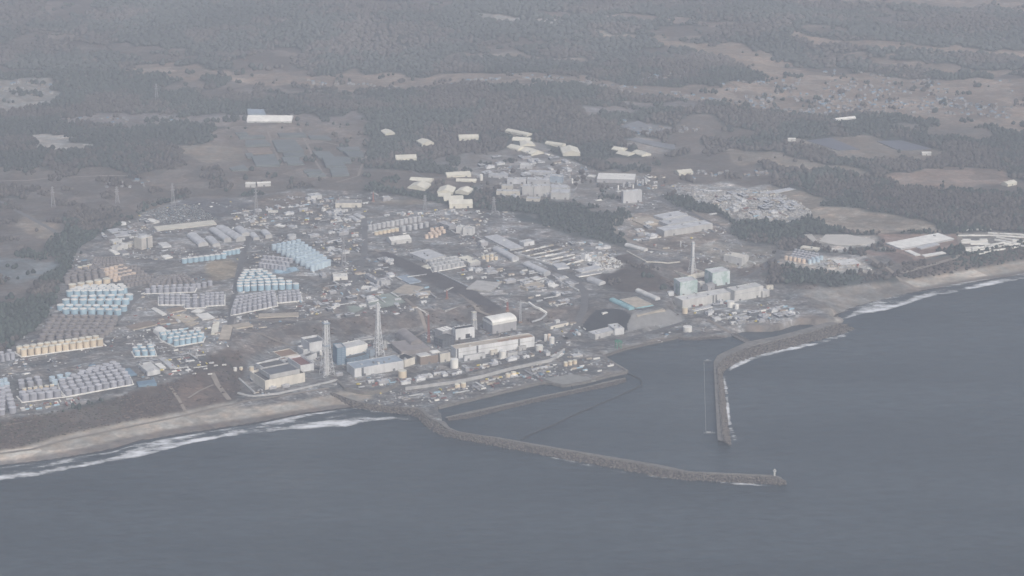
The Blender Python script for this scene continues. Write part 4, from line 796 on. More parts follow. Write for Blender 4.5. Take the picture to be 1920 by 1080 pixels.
rows('grey', [(352, 577, 380, 576, 3), (352, 571, 380, 570, 3), (352, 565.5, 380, 564.5, 3), (352, 560.5, 380, 559.5, 3)], 10.5, 9.5, 'narrow middle grid below the band', pad='white')
rows('grey', [(389, 573, 416, 571.5, 4), (389, 567.5, 416, 566, 4), (389, 562, 416, 560.5, 4), (389, 557, 416, 555.5, 4)], 10, 9.5, 'right grid below the grey band', pad='white')
rows('blue', [(450, 545.5, 555, 541, 9), (450, 540, 542, 536, 8), (451, 535, 526, 531, 7), (453, 530, 512, 526.5, 5), (456, 525, 505, 521.5, 4), (459, 520, 497, 517, 4), (463, 515.5, 488, 514, 3)], 14, 12, 'blue triangle beside the yard road')
rows('grey', [(439, 589, 515, 573.5, 9), (440, 582.5, 514, 567.5, 9), (442, 576, 513, 562, 9), (444, 570, 512, 557.5, 9), (446, 564, 511, 553.5, 9)], 9.8, 11, 'striped block by the yard road', pad='white')
rows('grey', [(526, 567, 561, 563.5, 5), (526, 561.5, 560, 558, 5), (526, 556, 558, 552.5, 5)], 9.5, 11, 'right end of the striped block', pad='white')
quad('paleblue', (514, 469), (586, 508), (560, 460), (616, 498), 9, 6, 11.5, 14, 'the slanting pale blue field')
quad('grey', (489, 501), (533, 507), (497, 488), (545, 493), 7, 3, 10.5, 11, 'the grey wedge behind the blue triangle')
rows('light', [(694, 431, 786, 414.5, 12), (757, 433.5, 800, 425.5, 5)], 11, 12, 'the light double row at the top')
rows('cream', [(706, 440, 744, 433, 6)], 10.5, 8, 'the cream row behind the big tent')
rows('peach', [(800, 447, 818, 444.5, 3), (806, 443, 824, 440.5, 3), (812, 439, 832, 437, 3), (810, 434, 828, 432, 3)], 9.5, 9, 'the peach cluster right of the big tent')
quad('light', (816, 508), (866, 499), (808, 496), (854, 489), 7, 3, 11, 11, 'the light grid below the grey hall', pad='white')
rows('cream', [(914, 490, 930, 487, 3), (906, 485.5, 922, 482.5, 3)], 8.5, 8, 'the tiny cream group by the cream roof')
rows('blue', [(346, 493, 419, 484, 8)], 13.5, 11, 'the single blue row below the sheds')
rows('blue', [(422, 479, 446, 475, 4)], 11.5, 11, 'the short blue row at the road bend')
rows('peach', [(1474, 487, 1507, 493, 5)], 9, 9, 'the north terrace peach row')
quad('grey', (1484, 486), (1520, 492), (1492, 473), (1532, 481), 7, 4, 7.5, 8, 'the north terrace grey grid')
quad('paleblue', (1518, 494), (1534, 491), (1524, 490), (1540, 487), 3, 2, 8.5, 9, 'the north terrace blue group')
# the rest of the small brownish tanks, too many and small to tell apart
def tank_mass():
    PEND.sort(key=lambda t: -t[0]); PEND[:] = PEND
    for s_, p, d, h, k, l, g in PEND[:300-SOLO]: tank(p[0], p[1], d, h, k, l, g)
    rest = [(p, d, h, k) for s_, p, d, h, k, l, g in PEND[300-SOLO:]]+STUFF; b = MB(); ks = ['blue', 'paleblue', 'grey', 'brown', 'cream', 'peach', 'light', 'white']; tm = dict(blue='white', paleblue='paleblue', grey='tanktop', brown='browngrey', cream='tent', peach='peach', light='offwhite', white='white'); bm = dict(blue='blue', paleblue='paleblue', grey='tankgrey', brown='browngrey', cream='cream', peach='peach', light='lightgrey', white='white')
    for p, d, h, k in rest: z = float(HGT(*p)); m_ = ks.index(k); b.cyl(p[0], p[1], z-1, z+h, d/2, d/2, 14, m_, False); b.cyl(p[0], p[1], z+h*.985, z+h, d*.515, d*.515, 14, m_+8, False); b.cyl(p[0], p[1], z+h, z+h*1.055, d*.515, .3, 14, m_+8)
    o = b.build('tank_field', [M(bm[k]) for k in ks]+[M(tm[k]) for k in ks]); tag(o, 'further blocks of smaller blue, grey and cream tanks across the plateau', 'tanks', kind='stuff')
def single(x, yb, dpx, hpx, key, label, nm='storage_tank', bowl=False):
    gx, gy, gz = G(x, yb); R = math.hypot(gy, CAMZ-gz); s = F/R; d = dpx/s; h = hpx/(s*.95); return tank(gx, gy, d, h, key, label, z=gz-.3)
for a_ in [(754.5, 707, 16, 13, 'cream', 'large cream white tank before the left turbine hall'), (852, 689, 15, 16, 'white', 'white tank at the left corner of the longest hall'), (942.6, 671, 14, 14, 'white', 'white tank between the two front annexes'),
 (1011, 657, 14, 10, 'white', 'squat white tank near the quay road bend'), (1023, 640, 6, 13, 'white', 'left slim white tank behind the squat tank'), (1029.6, 639, 6, 13, 'peach', 'middle slim tank behind the squat tank'), (1034.5, 645, 10, 13, 'white', 'right stout white tank behind the squat tank'),
 (857.5, 727, 10, 7, 'cream', 'left cream tank of the lower quay pair'), (869, 725.5, 10, 8, 'cream', 'right cream tank of the lower quay pair'), (952.5, 707, 10, 7, 'cream', 'left cream tank of the upper quay pair'), (963, 705, 10, 8, 'cream', 'right cream tank of the upper quay pair'),
 (1060.5, 686, 8, 7.5, 'cream', 'left cream tank of the quay trio'), (1069, 684, 8, 7.5, 'cream', 'middle cream tank of the quay trio'), (1078, 682, 8, 7.5, 'cream', 'right cream tank of the quay trio'),
 (1284, 587, 11, 11, 'cream', 'lone pale tank left of the patterned boxes hall'), (1370, 575.5, 14, 11, 'white', 'big white tank in front of the right turbine hall'), (1381, 579, 8, 9, 'white', 'small white tank beside the big white one'),
 (1289, 621, 17, 9, 'white', 'wide white tank on the round shore platform'), (1276, 463, 2.4, 11, 'light', 'thin pale cylinder on the bank left of the tall pole'), (1159, 356, 3, 9, 'white', 'first slim white cylinder above the tall pale block'), (1169, 351, 4, 8, 'light', 'second slim cylinder above the tall pale block'),
 (1180, 350, 5, 8, 'light', 'third slim cylinder above the tall pale block'), (1187, 353, 3, 7, 'white', 'fourth slim cylinder above the tall pale block'), (1195, 347, 3, 9, 'light', 'fifth slim cylinder above the tall pale block'), (1205, 347, 4, 10, 'light', 'sixth slim cylinder above the tall pale block'), (1211, 345, 5, 10, 'light', 'seventh and stoutest slim cylinder above the tall pale block'),
 (1073, 344, 2.6, 9, 'white', 'single white cylinder right of the incinerator complex'), (902.5, 338, 6, 11, 'white', 'white silo at the edge of the tent wood'), (547, 447, 17, 7, 'light', 'pale grey domed tank right of the ribbed sheds'), (471.5, 694, 9, 7, 'cream', 'small cream tank left of the pale frame roof'), (441, 695, 7, 6, 'white', 'small white tank at the foot of the left bluff'),
 (452, 693, 7, 5, 'cream', 'small cream box tank beside the white one'), (602, 665, 6, 7, 'white', 'tiny white tank at the foot of the lattice stack'), (556, 571, 4, 6, 'cream', 'tiny cream tank')][:-1]: single(*a_)
SOLO = CNT[0] if False else 34
tank_mass()
# ------------------------------------------------------------------ breakwaters, quays, sea walls
def ico_rocks(P, S, seed, mats, name, parent=None, **k):
    """irregular four-armed concrete and rock armour, one mesh"""
    r = np.random.default_rng(seed); n = len(P); V0 = np.array([(1, 0, -.6), (-.5, .87, -.6), (-.5, -.87, -.6), (0, 0, 1), (.9, .6, .5), (-.9, .5, .4), (.1, -1, .45)])
    F0 = np.array([(0, 4, 1), (1, 5, 2), (2, 6, 0), (0, 6, 4), (1, 4, 5), (2, 5, 6), (3, 5, 4), (3, 6, 5), (3, 4, 6), (0, 1, 2)])
    a = r.uniform(0, 6.28, n); c, s_ = np.cos(a)[:, None], np.sin(a)[:, None]; V = np.repeat(V0[None], n, 0)*r.uniform(.6, 1.2, (n, 7, 1)); X = V[..., 0]*c-V[..., 1]*s_; Y = V[..., 0]*s_+V[..., 1]*c
    V = np.stack([X, Y, V[..., 2]*.8], -1)*np.asarray(S).reshape(-1, 1, 1)+np.asarray(P)[:, None]
    FF = (F0[None]+(np.arange(n)*7)[:, None, None]).reshape(-1, 3); V = V.reshape(-1, 3)
    me = bpy.data.meshes.new(name); me.vertices.add(len(V)); me.vertices.foreach_set('co', V.astype(np.float32).ravel()); me.loops.add(FF.size); me.polygons.add(len(FF))
    me.loops.foreach_set('vertex_index', FF.ravel().astype(np.int32)); me.polygons.foreach_set('loop_start', (np.arange(len(FF))*3).astype(np.int32)); me.update(calc_edges=True); me.materials.append(mats)
    o = link(name, me, parent)
    for kk, vv in k.items(): o[kk] = vv
    return o
ROCK = nmat('rubble', (.085, .075, .068), .95, .5, .12); ROCK2 = nmat('armour_concrete', (.125, .112, .10), .9, .5, .25); CR = nmat('crest_concrete', (.17, .16, .148), .9, .4, .08); DK = nmat('wet_shadow_stone', (.07, .07, .07), .7, .3, .2)  # harbour face: wet stone, with the wall's shadow painted in as darkness
def breakwater(label, inner, outer, crest=5.0, wall=2.2, fracs=(.0, .06, .34, .40, .46, 1.0), seed=1, rk=1.6, zf=0, n_armour=1.0):
    a = np.array(GZs(inner, crest*.8)); b = np.array(GZs(outer, 0)); L = np.hypot(*(a[1:]-a[:-1]).T).sum(); n = int(L/6)+2; a = resample(a, n); b = resample(b, n); r = np.random.default_rng(seed)
    root = empty('breakwater', (a[0][0], a[0][1], 0)); tag(root, label, 'breakwater'); o0 = np.array([a[0][0], a[0][1]])
    lev = lambda t: np.interp(t, [0, .05, .42, .47, .52, .58, .8, 1.0], [crest-1, crest, crest, crest+wall, crest+wall, crest-.3, crest*.5, -2.5])
    T = [0, .0, .05, .34, .35, .41, .43, .56, .68, .80, .90, 1.03]; Zv = [-4, crest-.6, crest-.5, crest-.5, crest+wall, crest+wall, crest-.5, crest-.2, crest*.75, crest*.5, crest*.2, -3.5]
    def sheet(lo, hi, nm, m, jit):
        k = hi-lo; V = []; 
        for i in range(n):
            for q in range(lo, hi):
                p = a[i]+(b[i]-a[i])*T[q]; j = jit*r.uniform(-1, 1) if jit else 0; V.append((p[0]-o0[0]+j, p[1]-o0[1]+jit*r.uniform(-1, 1), Zv[q]+j*.6))
        Fc = [(i*k+q, i*k+q+1, (i+1)*k+q+1, (i+1)*k+q) for i in range(n-1) for q in range(k-1)]; Fc += [tuple(range(k))[::-1], tuple((n-1)*k+q for q in range(k))]
        link(nm, mesh(nm, V, Fc, m), root)
    sheet(0, 2, 'harbour_face', DK, 0); sheet(1, 4, 'roadway', CR, 0); sheet(3, 7, 'parapet', CR, 0); sheet(6, 12, 'rubble_slope', ROCK, 1.1)
    m_ = int(L*1.4*n_armour); i = r.integers(0, n-1, m_); t = r.uniform(.44, 1.0, m_); f = r.random(m_); p = a[i]+(a[i+1]-a[i])*f[:, None]; q = b[i]+(b[i+1]-b[i])*f[:, None]; P = p+(q-p)*t[:, None]
    z = np.interp(t, [.43, .56, .68, .8, .9, 1.03], [crest-.5, crest-.2, crest*.75, crest*.5, crest*.2, -1.5])
    ico_rocks(np.column_stack([P-o0, z+.9]), r.uniform(.7, 1.4, m_)*rk, seed, ROCK2, 'armour_blocks', root, kind='stuff'); return root
breakwater('long southern breakwater of dark rubble curving out to the lighthouse', [(628, 738), (665, 751), (700, 759), (740, 764), (765, 763), (792, 764), (810, 785), (835, 791), (843, 802), (860, 809), (900, 816), (935, 820.5), (977, 828), (1085, 846.5), (1235, 871.5), (1257, 876), (1293, 884), (1380, 888), (1450, 891), (1463, 894), (1473, 904)],
 [(617, 745), (660, 764), (700, 770), (745, 776), (765, 777), (782, 784), (796, 797), (812, 810), (835, 819), (868, 825), (910, 833), (955, 842), (1045, 859), (1160, 880), (1203, 888), (1240, 896), (1280, 900), (1373, 905), (1453, 909), (1462, 910), (1473, 909)], 6, 2.5, seed=2, rk=2.5)
breakwater('bent northern breakwater of tetrapods enclosing the harbour from the right', [(1556, 603), (1505, 618), (1455, 631), (1402, 641), (1370, 655), (1345, 667), (1338, 680), (1340, 720), (1342, 760), (1344, 800), (1346, 826)], [(1603, 618), (1512, 645), (1462, 657), (1412, 669), (1385, 680), (1362, 691), (1353, 702), (1358, 735), (1361, 770), (1366, 806), (1370, 836)], 7, 1.5, seed=3, rk=2.9, n_armour=1.2)
breakwater('narrow inner dike splitting the intake channel from the harbour', [(835, 782), (872, 773), (970, 752), (1025, 740), (1085, 728), (1145, 713), (1172, 708)], [(842, 790), (890, 783), (997, 756.5), (1080, 737.5), (1130, 728), (1155, 722), (1174, 716)], 3.5, .8, seed=4, rk=1.2, n_armour=.6)
breakwater('short stone causeway joining the shore to the northern breakwater', [(1370, 628), (1402, 644)], [(1378, 624), (1412, 641)], 3.5, .5, seed=5, rk=1.0, n_armour=.4)
breakwater('rounded stone bank curving round the white shore tank', [(1352, 629), (1300, 632), (1277, 631), (1268, 625)], [(1362, 634), (1300, 639), (1274, 638), (1260, 630)], 2.5, .4, seed=6, rk=1.0, n_armour=.5)
def wallrun(nm, label, px, z, h, w_, m, cat='sea wall', fr=FULL, grp=None, zb=-6):
    P = resample(GZs([fr(x, y) for x, y in px], z), step=12); T_ = np.gradient(P, axis=0); T_ /= np.linalg.norm(T_, axis=1)[:, None]+1e-9; N_ = np.column_stack([-T_[:, 1], T_[:, 0]]); V = []
    for p, q in zip(P, N_):
        for s_, zz in ((-1, zb), (-1, z+h), (1, z+h), (1, zb)): V.append((*(p+q*w_/2*s_), zz))
    n = len(P); Fc = [(4*i+q, 4*i+q+1, 4*i+5+q, 4*i+4+q) for i in range(n-1) for q in range(3)]+[(3, 2, 1, 0), (4*n-4, 4*n-3, 4*n-2, 4*n-1)]
    return tag(link(nm, mesh(nm, V, Fc, m)), label, cat, grp)
wallrun('quay_wall', 'concrete quay edge along the intake channel', [(822, 763), (900, 744), (1015, 716.5), (1030, 716), (1045, 720), (1056, 722.5), (1100, 715), (1140, 704), (1175, 696.5)], 4, .6, 6, CR, 'quay')
wallrun('quay_wall', 'concrete pier edge on the harbour side of the quay tip', [(1176, 695), (1155, 683), (1130, 667)], 4, .8, 5, CR, 'quay')
wallrun('quay_wall', 'rough quay edge below the pit wall', [(1130, 667), (1170, 653), (1245, 637), (1272, 631)], 4, .2, 5, ROCK2, 'quay')
wallrun('sea_wall', 'pale sea wall above the beach below the cream block', [(446, 738), (470, 744), (520, 739), (617, 717), (632, 713)], 10, 2.5, 5, M('wallgrey'))
wallrun('sea_wall', 'curving raised sea wall in front of the first turbine hall', [(632, 713), (645, 727), (670, 733), (695, 735), (722, 730), (740, 722), (750, 714)], 10, 2, 4, CR)
wallrun('sea_wall', 'long pale sea wall along the quay road', [(760, 728), (850, 716), (900, 706), (960, 690), (1035, 674), (1058, 655)], 8, 2.2, 3.5, M('wallgrey'))
wallrun('sea_wall', 'pale retaining wall left of the cream block', [(448, 711), (462, 724), (478, 738)], 10, 3, 4, M('wallgrey'))
wallrun('sea_wall', 'straight dark lipped wall in the northern yard', [(1352, 599), (1400, 588), (1455, 577), (1470, 573)], 12, 2, 4, M('wallgrey'))
wallrun('retaining_wall', 'pale edge of the slope works behind the northern cove', [(1500, 553), (1570, 543), (1640, 532), (1690, 527)], 7, .6, 3, CR, 'wall')
# apron of the quay tip and stone fill
slab('quay_apron', [(965, 765), (1165, 725), (1310, 760), (1350, 770), (1120, 805), (1040, 790)], nmat('apron', (.27, .27, .255), .9, .2, .05), h=.5, fr=Z6, z=4, kind='structure', lab='pale concrete apron at the quay knee')
# ------------------------------------------------------------------ roads
RD = nmat('road_surface', (.135, .135, .138), .9, .18, .05); TRK = nmat('dirt_track', (.25, .22, .19), .95, .25, .05)
for px_, wd, m_ in [([(428, 640), (435, 580), (448, 510), (458, 470), (468, 440)], 11, RD), ([(190, 632), (225, 595), (250, 565), (272, 545)], 10, RD), ([(682, 400), (684, 440), (684, 470), (677, 500), (655, 540), (640, 580)], 11, RD),
 ([(702, 467), (770, 500), (845, 535), (897, 585), (930, 600)], 8, TRK), ([(965, 472), (1015, 490), (1082, 527), (1097, 550), (1095, 580), (1060, 637)], 13, RD), ([(1100, 545), (1150, 548), (1250, 553)], 8, RD),
 ([(1180, 400), (1150, 415), (1155, 435), (1182, 452), (1215, 466), (1260, 472)], 9, TRK), ([(1235, 372), (1275, 392), (1340, 420), (1395, 447), (1450, 450), (1465, 462), (1457, 485), (1425, 507), (1400, 521), (1370, 522)], 10, RD), ([(1275, 378), (1310, 402), (1340, 420)], 6, TRK),
 ([(1797, 425), (1800, 450), (1807, 472), (1790, 487), (1727, 505), (1690, 515)], 10, TRK), ([(1625, 477), (1657, 500), (1690, 527), (1725, 545)], 9, TRK), ([(-40, 365), (5, 380), (50, 405), (100, 432), (125, 455)], 9, RD), ([(-20, 341), (50, 339), (100, 333), (240, 330)], 6, TRK),
 ([(319, 725), (335, 748), (347, 770)], 5, TRK), ([(353, 747), (375, 733), (400, 722)], 4, TRK), ([(398, 700), (408, 722), (430, 750)], 8, TRK), ([(780, 716), (855, 706), (955, 680), (1005, 670), (1035, 663), (1055, 645), (1062, 632)], 8, RD), ([(640, 723), (700, 730), (780, 727), (880, 711), (980, 687), (1042, 669)], 8, RD),
 ([(1062, 652), (1155, 640), (1255, 615), (1292, 600)], 9, RD), ([(1327, 600), (1370, 625)], 7, TRK), ([(60, 515), (120, 520)], 4, TRK), ([(0, 800), (60, 790)], 4, TRK), ([(0, 851), (60, 843), (119, 826), (250, 799), (347, 779), (417, 762), (500, 747), (617, 728)], 6, TRK),
 ([(30, 700), (110, 690), (200, 670)], 7, RD), ([(205, 680), (250, 690), (300, 702)], 7, RD), ([(740, 300), (770, 320), (800, 335), (850, 330)], 6, RD), ([(910, 228), (940, 243), (980, 260)], 5, TRK), ([(180, 440), (140, 460), (170, 478), (230, 488), (300, 490)], 7, RD),
 ([(1362, 286), (1480, 296), (1620, 328), (1680, 340)], 5, TRK), ([(1500, 350), (1560, 372), (1640, 395)], 5, TRK), ([(390, 262), (400, 250), (440, 238), (560, 236)], 6, TRK), ([(562, 240), (590, 300), (610, 335)], 5, TRK), ([(500, 240), (530, 310)], 5, TRK), ([(560, 260), (600, 265), (690, 285), (672, 330), (630, 342)], 5, TRK),
 ([(760, 560), (790, 590), (800, 620), (760, 640)], 6, TRK), ([(430, 620), (520, 640), (600, 650), (640, 648)], 6, TRK), ([(470, 600), (560, 600), (640, 585)], 4, TRK)]:
    ribbon('road' if m_ is RD else 'track', px_, wd*1.25, m_, kind='structure')
def pipe(px, r_, m, label, fr=FULL, hgt=2, grp=None, cat='pipe', nm='pipeline'):
    w_ = [G(*fr(x, y)) for x, y in px]; P = resample([(a, b) for a, b, c in w_], step=15); b = MB()
    Z_ = [float(HGT(*p))+hgt for p in P]
    for i in range(len(P)-1): b.bar((*P[i], Z_[i]), (*P[i+1], Z_[i+1]), r_)
    return tag(b.build(nm, m), label, cat, grp)
pipe([(845, 195), (900, 235), (980, 275)], 2, M('white'), 'white pipe line slanting down behind the curved roof cover', Z6)
pipe([(870, 350), (930, 335), (980, 290)], 1.5, M('lightgrey'), 'grey pipe bridge joining the slanting white pipe', Z6, 5)
pipe([(900, 590), (1060, 665)], 1.6, M('offwhite'), 'white pipe line beside the flat grey roof', Z7)
pipe([(300, 690), (450, 770), (600, 780), (700, 770)], 1.3, M('wallcream'), 'pale pipe line curving along the wooded bank', N1)
pipe([(580, 380), (790, 450), (860, 470)], 2, M('offwhite'), 'pale duct along the upper road of the middle yard', Z7)
pipe([(0, 525), (240, 640)], 1.2, M('lightgrey'), 'pipe line along the top of the dark road cutting', Z7)
# floating booms
def boom(px, fr, r_, label, m):
    P = resample(GZs([fr(x, y) for x, y in px], 0), step=9); b = MB()
    for i in range(len(P)-1): b.bar((*P[i], .4), (*P[i+1], .4), r_)
    for i in range(0, len(P), 4): b.cyl(P[i][0], P[i][1], -.3, 1.5, r_*1.7, r_*1.4, 6)
    tag(b.build('floating_boom', m), label, 'boom')
boom([(870, 574), (1000, 515), (1120, 465), (1220, 415), (1300, 380), (1440, 320), (1560, 270), (1690, 210), (1770, 175), (1775, 155), (1760, 125), (1700, 95), (1665, 80)], A1, 1.4, 'dark silt fence of floats running across the harbour', M('black'))
boom([(1040, 140), (1048, 200)], A1, .9, 'short dark silt fence across the intake channel', M('black'))
boom([(1235, 165), (1260, 190)], A1, 1.2, 'short dark barrier at the mouth of the intake channel', M('black'))
boom([(480, 300), (483, 420), (487, 560), (491, 695)], A2, .3, 'thin pale floating line beside the straight breakwater arm', M('grey'))
def raft(x, y, label, L=16):
    gx, gy = GZ(x, y, 0); b = MB(); b.box(-L/2, L/2, -3, 3, -.5, 1, 0); b.box(-L/4, L/8, -1.5, 1.5, 1, 3, 1); b.bar((L/4, 0, 1), (L/4, 0, 5), .2, 1); o = b.build('work_raft', [M('darkgrey'), M('grey')]); o.location = (gx, gy, 0); tag(o, label, 'raft')
raft(1327, 677, 'dark work raft at the bend of the northern breakwater'); raft(1330, 812, 'dark work raft near the tip of the northern breakwater', 22)
def boat():
    gx, gy = GZ(1237, 642, 0); o = empty('work_boat', (gx, gy, 0), .4); tag(o, 'small white work boat moored by the round shore platform', 'boat'); b = MB()
    V = [(-8, -2.4, 2), (5, -2.4, 2), (9, 0, 2.6), (5, 2.4, 2), (-8, 2.4, 2), (-7.5, -1.8, -.6), (5, -1.6, -.6), (7.5, 0, -.6), (5, 1.6, -.6), (-7.5, 1.8, -.6)]
    b.add(V, [(0, 1, 2, 3, 4), (5, 6, 1, 0), (6, 7, 2, 1), (7, 8, 3, 2), (8, 9, 4, 3), (9, 5, 0, 4)]); b.build('hull', M('white'), o); MB().box(-5, 1, -1.6, 1.6, 2, 4.6).build('wheelhouse', M('offwhite'), o); MB().bar((-1, 0, 4.6), (-1, 0, 9), .15).build('mast', M('grey'), o)
boat()
def lighthouse():
    gx, gy = GZ(1452, 897, 0); o = empty('lighthouse', (gx, gy, 5)); tag(o, 'small white lighthouse on the tip of the southern breakwater', 'lighthouse')
    MB().cyl(0, 0, -3, 9, 1.9, 1.4, 12).build('tower_shaft', M('white'), o); MB().cyl(0, 0, 9, 9.8, 3.4, 3.4, 12).build('gallery', M('offwhite'), o); MB().cyl(0, 0, 9.8, 12, 1.1, 1.1, 10).build('lantern', M('grey'), o); MB().cyl(0, 0, 12, 14, 1.8, .1, 10).build('cap', M('white'), o)
lighthouse()
# ------------------------------------------------------------------ stacks, pylons, cranes
def lattice(b, w0, w1, H, nseg, r_, m=0, z0=0, flare=1.0):
    W_ = lambda t: (w1+(w0-w1)*(1-t)**flare)/2; c = [(-1, -1), (1, -1), (1, 1), (-1, 1)]
    for k in range(nseg):
        t0, t1 = k/nseg, (k+1)/nseg; a, e = W_(t0), W_(t1); za, ze = z0+H*t0, z0+H*t1
        for i in range(4):
            (x0, y0), (x1, y1) = c[i], c[(i+1) % 4]
            b.bar((x0*a, y0*a, za), (x0*e, y0*e, ze), r_, m); b.bar((x0*a, y0*a, za), (x1*e, y1*e, ze), r_*.45, m); b.bar((x1*a, y1*a, za), (x0*e, y0*e, ze), r_*.45, m); b.bar((x0*e, y0*e, ze), (x1*e, y1*e, ze), r_*.6, m)
def base_h(x, yb, yt):
    gx, gy, gz = G(x, yb); return gx, gy, gz, solve_z(x, yt, gx, gy)-gz
def stack(x, yb, yt, w0, w1, flues, label, mt='wallpale', ft='wallpale', fr_=2.2, flare=2.2, deck='bluegrey', rr=.42):
    gx, gy, gz, H = base_h(x, yb, yt); o = empty('exhaust_stack', (gx, gy, gz-.5), .47); tag(o, label, 'stack'); b = MB(); lattice(b, w0, w1, H*.96, 11, rr, flare=flare); b.build('lattice_frame', M(mt), o)
    for i in range(flues): MB().cyl((i-(flues-1)/2)*fr_*2.4, 0, 0, H, fr_, fr_, 14).build('flue', M(ft), o)
    for t in (.96, .55): MB().box(-w1*.7, w1*.7, -w1*.7, w1*.7, H*t-.6, H*t+.6).build('platform', M(deck), o)
stack(613.5, 703, 601, 25, 10, 2, 'tall lattice exhaust stack with a pale blue top on the left', fr_=2.0)
stack(710, 666, 566, 20, 6, 1, 'tall slim exhaust stack behind the turbine halls', fr_=1.9, mt='wallpale', deck='offwhite')
stack(1298, 516, 453, 20, 5, 1, 'tall white exhaust stack between the green patterned boxes', mt='wallpale', fr_=3.2, deck='bluegrey', flare=3)
stack(889, 618, 583, 10, 7, 1, 'shortened lattice stack left of the curved roof cover', fr_=1.5, deck='wallcream')
G_P = 'power line pylons'
def pylon(x, yb, yt, label, w0=11):
    gx, gy, gz, H = base_h(x, yb, yt); o = empty('pylon', (gx, gy, gz), .3); tag(o, label, 'pylon', G_P); b = MB(); lattice(b, w0, 2.2, H, 8, .24, flare=1.5); b.build('lattice_mast', M('grey'), o); c = MB()
    for t in (.70, .83, .95): c.bar((-w0*.9*(1.3-t), 0, H*t), (w0*.9*(1.3-t), 0, H*t), .45); c.bar((-w0*.9*(1.3-t), 0, H*t), (0, 0, H*t+3), .25); c.bar((w0*.9*(1.3-t), 0, H*t), (0, 0, H*t+3), .25)
    c.build('cross_arms', M('grey'), o)
for a_ in [(325, 388, 343, 'pale pylon rising above the full car park'), (294, 188, 157, 'far pylon standing alone in the upper left woods'), (926, 399, 369, 'pylon in the dark wood below the incinerator complex'), (797, 398, 366, 'pylon in the dark wood left of the three joined tents'), (645, 503, 442, 'faint tall pylon on the plateau right of the pale blue field'),
 (220, 381, 350, 'pylon in the scrub left of the car park'), (100, 388, 350, 'pylon near the fields at the left'), (481, 402, 353, 'pylon below the two white sheds'), (1298, 372, 350, 'small pylon left of the rubble yard')]: pylon(*a_)
def crane(x, yb, yt, jx, jy, label, mast='red', w_=2.2):
    gx, gy, gz, H = base_h(x, yb, yt); o = empty('tower_crane', (gx, gy, gz)); tag(o, label, 'crane'); s = F/math.hypot(gy, CAMZ)
    b = MB(); lattice(b, w_*2, w_, H, 8, .35); b.build('mast', M(mast), o); j = MB(); e = np.array([jx/s, 4., H+jy/s]); j.bar((0, 0, H), e, .55); j.bar((0, 0, H+4), e, .2); j.bar((0, 0, H), (0, 0, H+4), .4); j.build('jib', M('offwhite'), o); MB().box(-6, -2, -1.5, 1.5, H-2, H+1).build('counterweight', M('grey'), o); MB().box(-4, 4, -4, 4, -1, 2).build('base', M('rust'), o)
crane(804, 641, 590, -22, 14, 'red and white crane left of the white reactor block'); crane(951.5, 583, 566, -16, 6, 'red crane on the bank behind the curved roof cover'); crane(976, 604, 566, 14, -4, 'grey lattice crane right of the curved roof cover', 'lightgrey'); crane(838, 560, 545, 12, 6, 'small red crane by the open pit', 'red', 1.4)
crane(700, 378, 361, 10, -6, 'small reddish crane at the forest edge', 'red', 1.5)
crane(722, 655, 640, 10, -6, 'white headed crane right of the slim stack', 'offwhite', 3)
def gantry(x, y, label):
    gx, gy, gz = G(x, y); o = empty('gantry_crane', (gx, gy, gz), .47); tag(o, label, 'crane'); b = MB()
    for sx in (-5, 5):
        for sy in (-4, 4): b.bar((sx, sy, -1), (sx*.7, sy, 15), .6)
    b.build('legs', M('green'), o); b = MB(); b.bar((-7, -4, 15), (7, -4, 15), .8); b.bar((-7, 4, 15), (7, 4, 15), .8); b.bar((0, -18, 16), (0, 10, 16), .7); b.build('girder', M('green'), o)
gantry(1159, 652, 'green gantry crane on the edge of the lower quay')
